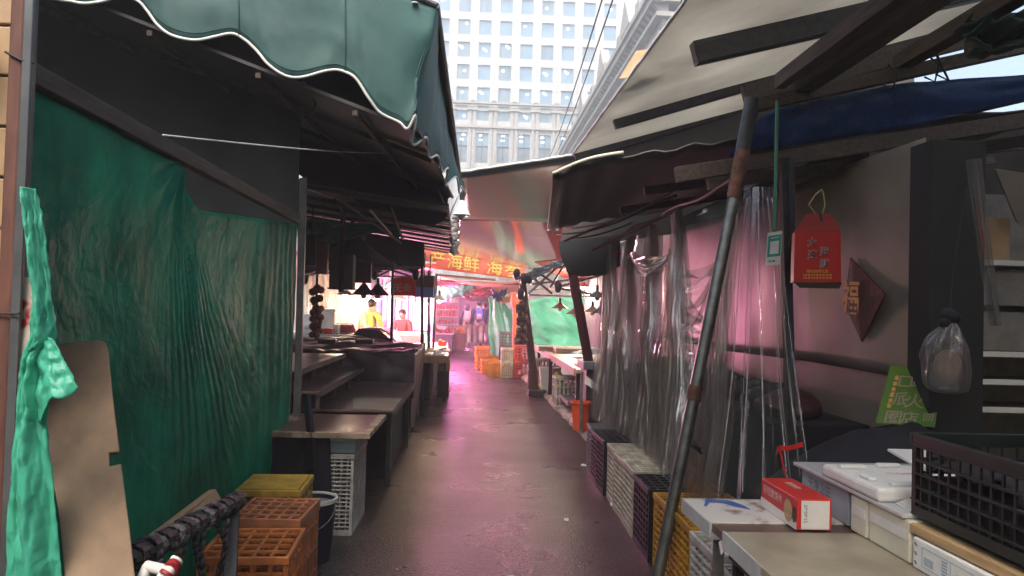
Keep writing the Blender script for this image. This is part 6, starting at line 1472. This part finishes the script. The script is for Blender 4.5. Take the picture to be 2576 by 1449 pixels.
# far crates
G = 'amber crates on the alley floor by the mint tarpaulin'
for i, (u, v, dx, h_, lb, rz) in enumerate(((1222, 929, .50, .34, 'amber crate with crates stacked in it, leftmost by the mint tarpaulin', 8), (1233, 940, .42, .30, 'amber crate in the middle of three by the mint tarpaulin', 4), (1253, 948, .42, .30, 'open amber basket crate nearest the camera by the mint tarpaulin', -10))):
    c = atz(u, v); crate('plastic_crate', lb, dx, .40, h_, M['amber_crate'], 5, 4, 4, (c.x, c.y + .2, 0), R(rz), G, bar_=.02, open_top=True)
c = atz(1222, 929); crate('plastic_crate', 'amber crate tipped on top of the leftmost amber crate', .5, .4, .2, M['amber_crate'], 5, 4, 3, (c.x - .02, c.y + .22, .345), R(4), G, bar_=.02, open_top=True)
G = 'crates behind the orange-red post'
c = atz(1316, 952)
for i, (dx, z, h_, mk, lb) in enumerate(((.02, 0, .36, 'red_crate', 'red crate at the bottom of the stack behind the dark brown post'), (.0, .365, .36, 'red_crate', 'red crate on top of the other red crate behind the dark brown post'), (.0, .73, .16, 'black', 'black shallow crate topping the red crates'), (-.36, 0, .34, 'cream_crate', 'white crate at the bottom beside the red crates'), (-.36, .345, .3, 'cream_crate', 'white crate upper one beside the red crates'))):
    crate('plastic_crate', lb, .42 if dx > -.1 else .26, .4, h_, M[mk], 5, 5, 5, (c.x + dx, c.y + .25, z), 0, G, bar_=.018)
c2 = atz(1296, 938); crate('plastic_crate', 'dark grey crate hung behind the orange-red post below the mint tarpaulin', .5, .4, .34, M['grey_crate'], 6, 5, 5, (at(1292, 890, 18.2).x - .1, 18.2, .62), 0, G, bar_=.016)
q = MB(); q.box(at(1292, 890, 18.2).x - .35, at(1292, 890, 18.2).x + .2, 18.05, 18.4, 0, .615); tag(q.build('black_box', M['black'], bev=.01), 'black box under the dark grey crate by the mint tarpaulin', 'box')
for i in range(10):
    q = MB(); q.ball((c.x - .15 + .035 * i, c.y + .12 + .05 * (i % 3), .925), .035, 7); tag(q.build('yellow_fruit', M['yellow_ink'], smooth='all'), 'yellow fruit in the shallow black crate', 'fruit', 'yellow fruit on the black crate')

# stall table on the right far side
tt = thing('stall_table', 'pinkish wooden stall table in front of the mint tarpaulin', 'table', tuple(atz(1400, 960, .07)))
Zt = .74; f0, f1 = atz(1448, 930, Zt), atz(1344, 868, Zt)
q = MB(); q.quad((f0.x, f0.y, Zt - .05), (f0.x + 2.2, f0.y, Zt - .05), (f1.x + 2.6, f1.y, Zt - .05), (f1.x, f1.y, Zt - .05), .05); q.build('tabletop', mat('pink_brown_board', (.42, .27, .22), .45, var=.2, vs=3), tt, bev=.006)
q = MB(); q.bar(f0 + V((-.01, 0, -.03)), f1 + V((-.01, 0, -.03)), .03, .10); q.build('edge_board', M['shade_pink'], tt)
for x, y in ((f0.x + .05, f0.y + .1), (f0.x - .02 + (f1.x - f0.x) * .45, f0.y + (f1.y - f0.y) * .45), (f0.x + 1.0, f0.y + .1), (f1.x + .1, f1.y - .1)):
    q = MB(); q.box(x - .03, x + .03, y - .03, y + .03, .07, Zt - .051); q.build('leg', M['black'], tt)
q = MB(); q.box(f0.x + .1, f0.x + 1.9, f0.y + .05, f0.y + .9, .93 - .2, .775); q.build('step_board', mat('pink_brown_board_light', (.5, .34, .28), .45, var=.15, vs=3), tt)
for i, (u, v, Y, lb) in enumerate(((1395, 868, 14.3, 'glass-fronted tray box at the back of the pinkish stall table'), (1440, 872, 13.8, 'pale tray tilted on the right of the pinkish stall table'))):
    c = at(u, v, Y); t = thing('display_tray', lb, 'tray', (c.x, Y, Zt)); q = MB(); q.box(c.x - .3, c.x + .3, Y, Y + .5, Zt + .002, Zt + .09); q.build('box', M['shade_pink'], t, bev=.008)
    q = MB(); q.box(c.x - .27, c.x + .27, Y + .03, Y + .47, Zt + .091, Zt + .096); q.build('cover', M['film_warm'], t)
q = MB(); c = at(1495, 885, 12.8); q.grid(lambda s, t: (c.x - .35 + .7 * s, 12.6 + .5 * t, Zt + .06 + .10 * math.sin(math.pi * s) * math.sin(math.pi * t) + .03 * fbm(s * 7, t * 7)), 16, 12)
tag(q.build('plastic_cover', M['foam_blue'], smooth='all'), 'pale plastic cover crumpled on the stall table near the curtain', 'cover')
crate('plastic_crate', 'white slatted crate under the pinkish stall table', .75, .5, .44, M['cream_crate'], 12, 5, 3, (at(1462, 960, 11.6).x - .02, 11.75, .07), 0, None, bar_=.022)
crate('plastic_crate', 'cream slatted crate deep under the pinkish stall table', .6, .5, .5, M['cream_crate'], 9, 5, 3, (at(1372, 920, 14.6).x, 14.8, .07), 0, None, bar_=.022)
q = MB(); c = at(1382, 935, 13.6); q.lathe((c.x, 13.6, .08), [(.14, 0), (.19, .42), (.17, .42), (.13, .02)], 18); tag(q.build('white_bucket', M['foam'], smooth=True), 'white bucket under the pinkish stall table', 'bucket')
q = MB(); c = at(1408, 920, 13.0); q.lathe((c.x, 13.2, .08), [(0, 0), (.09, 0), (.10, .3), (.04, .38), (0, .38)], 14); tag(q.build('yellow_jug', M['yellow_ink'], smooth=True), 'yellow jug under the pinkish stall table', 'jug')
q = MB(); c = at(1365, 950, 13.8); q.box(c.x - .2, c.x + .15, 13.7, 14.2, .076, .16); tag(q.build('lime_basin', mat('lime_plastic', (.25, .55, .08), .45), bev=.02), 'lime green basin on the pavement under the stall table', 'basin')
# low bench / trolley and orange bucket
tr = thing('low_trolley', 'low grey platform trolley on black wheels beside the kerb', 'trolley', tuple(atz(1430, 1030)))
a, b_ = atz(1394, 974, .26), atz(1432, 1012, .26)
q = MB(); q.quad(b_ + V((0, 0, -.03)), b_ + V((.75, .1, -.03)), a + V((.8, .1, -.03)), a + V((0, 0, -.03)), .03); q.build('platform', M['grey_crate'], tr, bev=.005)
q = MB(); q.bar(b_ + V((-.012, 0, -.02)), a + V((-.012, 0, -.02)), .02, .06); q.build('edge', M['steel'], tr)
for p in (b_ + V((.14, .14, 0)), b_ + V((.6, .14, 0)), a + V((.1, -.1, 0)), a + V((.6, -.1, 0))):
    q = MB(); q.cyl(V((p.x - .03, p.y, .135)), V((p.x + .03, p.y, .135)), .062, 14); q.box(p.x - .045, p.x + .045, p.y - .02, p.y + .02, .18, .229); q.build('wheel', M['black'], tr, smooth=True)
q = MB(); q.box(b_.x + .12, b_.x + .75, b_.y + .15, b_.y + .8, .262, .32); tag(q.build('dark_tray', M['black'], bev=.01), 'flat dark tray on the low grey trolley', 'tray')
ob2 = thing('orange_bucket', 'bright orange-red bucket standing at the kerb by the crate row', 'bucket', tuple(atz(1461, 1060)))
c = at(1461, 1060, 9.35); c = V((c.x, 9.35, .08))
q = MB(); q.lathe(c, [(0, .005), (.092, .005), (.095, 0), (.125, .34), (.118, .34), (.09, .02), (0, .02)], 26); q.build('body', M['bucket_orange'], ob2, smooth=True)
q = MB(); q.lathe(c, [(.1255, .315), (.138, .32), (.138, .343), (.12, .343)], 26); q.build('rim', M['bucket_orange'], ob2, smooth=True)
t = thing('dark_cabinet', 'grey cabinet with a pale pink sheet hanging over its corner behind the maroon pole', 'cabinet', (at(1500, 1000, 9.6).x, 9.6, .07))
a, b_ = at(1468, 910, 9.5), at(1540, 1000, 9.5)
q = MB(); q.box(a.x, a.x + 1.0, 9.5, 10.1, a.z - .10, a.z); q.build('top', M['grey_crate'], t, bev=.01)
q = MB(); q.box(a.x + .05, a.x + .95, 9.56, 10.05, .07, a.z - .101); q.build('body', M['steel_dark'], t)
q = MB(); q.poly([at(u, v, 9.48) for u, v in ((1472, 944), (1520, 980), (1518, 1010), (1500, 985), (1480, 970), (1471, 966))], (0, -1, 0), .004); q.build('pink_sheet', M['paper'], t)
q = MB(); q.box(at(1459, 1000, 9.2).x, at(1462, 1000, 9.2).x + .02, 9.2, 9.22, .07, .8); q.build('edge_post', M['steel'], t)

# ================================================================== people
def skin_obj(name, nodes, edges, mat_, parent, sub=2, root=0):
    me = bpy.data.meshes.new(name); off = V((0, 0, 0)); p = parent
    while p is not None: off = off + p.location; p = p.parent
    me.from_pydata([tuple(V(n[0])) for n in nodes], edges, [])
    me.materials.append(mat_)
    o = bpy.data.objects.new(name, me); COL.objects.link(o); o.parent = parent
    o.modifiers.new('skin', 'SKIN'); s_ = o.modifiers.new('sub', 'SUBSURF'); s_.levels = sub; s_.render_levels = sub
    for i, n in enumerate(nodes):
        sv_ = me.skin_vertices[0].data[i]; r = n[1]; sv_.radius = r if isinstance(r, tuple) else (r, r); sv_.use_root = (i == root)
    o.modifiers['skin'].use_smooth_shade = True
    return o
def hand(nodes, edges, w_, dirn, side, s=1.0):
    i0 = len(nodes); d = V(dirn).normalized(); x = V((0, 1, 0)); n_ = d.cross(x).normalized()
    nodes.append((w_ + d * .045 * s, .026 * s)); edges.append((i0 - 1, i0)); nodes.append((w_ + d * .085 * s, (.036 * s, .016 * s))); edges.append((i0, i0 + 1)); pm = i0 + 1
    for k, (o_, L_) in enumerate(((-.027, .070), (-.009, .080), (.009, .075), (.027, .058))):
        a = w_ + d * .10 * s + x * o_ * s; j = len(nodes)
        nodes += [(a, .009 * s), (a + d * L_ * .5 * s, .0085 * s), (a + d * L_ * .9 * s + n_ * side * .015 * s, .0075 * s)]; edges += [(pm, j), (j, j + 1), (j + 1, j + 2)]
    j = len(nodes); a = w_ + d * .05 * s + x * -.04 * s
    nodes += [(a, .011 * s), (a + d * .035 * s + x * -.02 * s, .0095 * s), (a + d * .06 * s + x * -.018 * s, .008 * s)]; edges += [(i0, j), (j, j + 1), (j + 1, j + 2)]
def person(label, loc, H=1.7, step=.0, arms=((-.30, .03), (.30, .03)), jacket='plum', trousers='paper', hairlong=False, hood=False, turn=0.0, look=0.0, bend=0.0, lower=True, shoes='black', cap=False, raise_=None):
    """a figure facing +Y (away from the camera) at loc; step = stride length"""
    t = thing('person', label, 'person', (0, 0, 0)); s = H / 1.7
    hipz, shz = .90 * s, 1.40 * s
    bl = V((0, bend * .25, -.02 * abs(bend)))
    nodes = [(V((0, 0, hipz)), (.14 * s, .105 * s)), (V((0, .0, 1.08 * s)) + bl * .4, (.125 * s, .095 * s)), (V((0, -.005, 1.27 * s)) + bl * .8, (.155 * s, .11 * s)), (V((0, -.01, shz + .03 * s)) + bl, (.10 * s, .075 * s)), (V((0, .0, 1.48 * s)) + bl, .052 * s), (V((0, .025, 1.58 * s)) + bl * 1.15, (.072 * s, .088 * s)), (V((0, .02, 1.655 * s)) + bl * 1.2, (.066 * s, .078 * s)), (V((math.sin(look) * .10, .02 + .10 * math.cos(look), 1.565 * s)) + bl * 1.15, .014 * s)]
    edges = [(0, 1), (1, 2), (2, 3), (3, 4), (4, 5), (5, 6), (5, 7)]
    for sx in (-1, 1):
        j = len(nodes); nodes.append((V((sx * .085 * s, .01, 1.575 * s)) + bl * 1.15, .016 * s)); edges.append((5, j))
    jk_n = [(n[0].copy(), tuple(r * 1.10 for r in n[1]) if isinstance(n[1], tuple) else n[1]) for n in nodes[:4]]; jk_n[0] = (V((0, 0, hipz - .06 * s)), (.165 * s, .125 * s)); jk_n.append((V((0, .0, 1.455 * s)) + bl, .068 * s)); jk_e = [(0, 1), (1, 2), (2, 3), (3, 4)]
    for sx, (ax, ay) in zip((-1, 1), arms):
        sh_ = V((sx * .185 * s, -.01, shz)) + bl; el = sh_ + V((sx * .06 * s, -.05 + ay * .5, -.29 * s)); wr = V((ax * s, ay + .10 + bl.y, hipz - .06 * s)) if raise_ is None else V((ax * s, .28 + bl.y, 1.05 * s))
        j = len(nodes); nodes += [(sh_, .058 * s), (el, .043 * s), (wr, .029 * s)]; edges += [(3, j), (j, j + 1), (j + 1, j + 2)]
        k = len(jk_n); jk_n += [(sh_.copy(), .074 * s), (el.copy(), .06 * s), (wr.lerp(el, .06), .05 * s)]; jk_e += [(3, k), (k, k + 1), (k + 1, k + 2)]
        hand(nodes, edges, wr, (wr - el), -sx, s)
    tr_n = [(V((0, 0, hipz + .04 * s)), (.15 * s, .115 * s))]; tr_e = []; feet = []
    for sx, st_ in ((-1, step), (1, -step)):
        hp_ = V((sx * .095 * s, 0, hipz - .06 * s)); kn = V((sx * .10 * s, .05 + st_ * .45, .48 * s)); an = V((sx * .10 * s, st_, .085 * s + (.10 if st_ < -.1 else 0)))
        j = len(nodes); nodes += [(hp_, .088 * s), (kn, .058 * s), (an, .038 * s)]; edges += [(0, j), (j, j + 1), (j + 1, j + 2)]
        toe = an + (V((0, .17 * s, -.045 * s)) if st_ >= -.1 else V((0, .10 * s, -.13 * s))); nodes.append((toe, .030 * s)); edges.append((j + 2, j + 3))
        k = len(tr_n); tr_n += [(hp_.copy(), .108 * s), (kn.copy(), .085 * s), (an + V((0, -.01, .02)), .078 * s)]; tr_e += [(0, k), (k, k + 1), (k + 1, k + 2)]
        feet.append((an, toe))
    skin_obj('body', nodes, edges, M['skin'], t)
    skin_obj('jacket', jk_n, jk_e, M[jacket], t)
    if lower: skin_obj('trousers', tr_n, tr_e, M[trousers], t)
    for an, toe in feet:
        skin_obj('shoe', [(an + V((0, -.05 * s, -.03 * s)), (.042 * s, .04 * s)), (an.lerp(toe, .55), .046 * s), (toe + V((0, .03 * s, 0)), .036 * s)], [(0, 1), (1, 2)], M[shoes], t, 1)
    hc = V((0, .005, 1.63 * s)) + bl * 1.15
    q = MB(); q.ball(V((0, 0, 0)), .098 * s, 14, (1, 1.08, 1.05)); 
    if hairlong: q.tube([V((0, -.05 * s, .02)), V((0, -.085 * s, -.08 * s)), V((0, -.09 * s, -.20 * s)), V((0, -.08 * s, -.28 * s))], [.085 * s, .088 * s, .08 * s, .04 * s], 12)
    q.v = [p + hc + V((.012 * noise.noise(p * 22), .012 * noise.noise(p * 22 + V((3, 0, 0))), .008 * noise.noise(p * 18))) for p in q.v]
    q.v = [V((p.x, min(p.y, .075 + bl.y * 1.15) if p.z < 1.62 * s else p.y, p.z)) for p in q.v]
    q.build('hair' if not hood else 'hood', M['hair'] if not hood else M[jacket], t, smooth='all')
    if cap:
        q = MB(); q.lathe(hc + V((0, 0, .03 * s)), [(.104 * s, 0), (.10 * s, .06 * s), (.05 * s, .105 * s), (0, .11 * s)], 16); q.build('cap', M['black_cloth'], t, smooth=True)
    t.location = loc; t.rotation_euler = (0, 0, turn); t.scale = (1, 1, 1)
    return t
def backpack(label, loc, m, m2, turn=0, s=1.0, zb=1.0):
    t = thing('backpack', label, 'backpack', (0, 0, 0))
    def f(s_, v_):
        a = 2 * math.pi * s_; ph = math.pi * v_; r = math.sin(ph) ** .45
        return (.15 * s * r * (abs(math.cos(a)) ** .7) * (1 if math.cos(a) > 0 else -1), -.08 * s + .085 * s * r * (abs(math.sin(a)) ** .7) * (1 if math.sin(a) > 0 else -1), .23 * s * -math.cos(ph) * (1 if v_ < 1.1 else 1))
    q = MB(); q.grid(f, 28, 16); q.build('sack', M[m], t, smooth='all')
    q = MB(); q.v = []; q.grid(lambda a, b_: (.10 * s * (a - .5) * 2 * (1 - .15 * b_), -.165 * s - .028 * s * math.sin(math.pi * a) * math.sin(math.pi * b_), -.16 * s + .2 * s * b_), 10, 10); q.build('front_pocket', M[m2], t, smooth='all', solid=.01)
    for sx in (-1, 1):
        q = MB(); q.tube([V((sx * .085 * s, -.03 * s, .19 * s)), V((sx * .11 * s, .04 * s, .25 * s)), V((sx * .13 * s, .12 * s, .22 * s)), V((sx * .14 * s, .10 * s, 0)), V((sx * .12 * s, -.02 * s, -.16 * s))], .016 * s, 6); q.build('strap', M[m], t, smooth='all')
    q = MB(); q.tube([V((-.03, -.04, .22 * s)), V((0, -.05, .26 * s)), V((.03, -.04, .22 * s))], .008, 5); q.build('handle', M[m2], t, smooth='all')
    t.location = loc; t.rotation_euler = (0, 0, turn); return t
M['jacket_purple'] = mat('dark_purple_jacket', (.055, .03, .09), .8, var=.2, vs=8)
M['jacket_black'] = mat('black_jacket', (.03, .025, .05), .7, var=.2, vs=8)
M['jacket_blue'] = mat('royal_blue_jacket', (.04, .06, .36), .7, var=.15, vs=8)
M['shirt_olive'] = mat('olive_yellow_shirt', (.42, .38, .10), .8, var=.15, vs=8, sheen=.2)
M['shirt_brown'] = mat('reddish_brown_shirt', (.25, .09, .07), .8, var=.15, vs=8)
M['trousers_pink'] = mat('pale_rose_trousers', (.55, .36, .34), .8, var=.15, vs=8)
M['pack_pink'] = mat('pale_pink_backpack', (.68, .34, .42), .6, var=.12, vs=10)
M['pack_blue'] = mat('violet_blue_backpack', (.12, .10, .55), .6, var=.12, vs=10)
c1 = atz(1177, 862); c1_y = 29.5; k_ = c1_y / c1.y; X1, X2, X3 = at(1175, 800, 29.5).x, at(1204, 800, 29.0).x, at(1216, 800, 31.5).x
person('walker in a dark purple hooded jacket and rose trousers with a pink backpack', (X1, 29.5, 0), 1.60, .10, ((-.27, .0), (.27, .02)), 'jacket_purple', 'trousers_pink', hairlong=True, hood=True)
backpack('pale pink backpack worn by the walker in the purple hooded jacket', (X1 + .02, 29.5 - .13, 1.13), 'pack_pink', 'pack_pink', s=.95)
person('walker in a black jacket and pale rose trousers, one heel lifted, with a blue backpack', (X2, 29.0, 0), 1.72, .22, ((-.31, .05), (.30, -.04)), 'jacket_black', 'trousers_pink', look=-.9)
backpack('violet-blue backpack with a pink front patch worn by the black-jacketed walker', (X2 + .02, 29.0 - .13, 1.22), 'pack_blue', 'pack_pink', s=1.0)
person('walker in a royal blue jacket half hidden behind the mint tarpaulin edge', (X3 + .04, 31.5, 0), 1.66, -.12, ((-.28, .0), (.28, .05)), 'jacket_blue', 'trousers_pink')
pp = at(921, 800, 15.2)
person('stallholder in an olive-yellow shirt bending behind the dark oilcloth heap', (pp.x, 15.25, 0), 1.62, 0, ((-.22, .15), (.22, .2)), 'shirt_olive', 'black_cloth', turn=R(-25), look=-.8, bend=.6)
pp = at(1019, 800, 18.0)
person('seated-looking stallholder in a brown shirt in the magenta light behind the display cabinet', (pp.x, 18.0, -.18), 1.6, 0, ((-.22, .2), (.22, .2)), 'shirt_brown', 'black_cloth', turn=R(160), bend=.5)
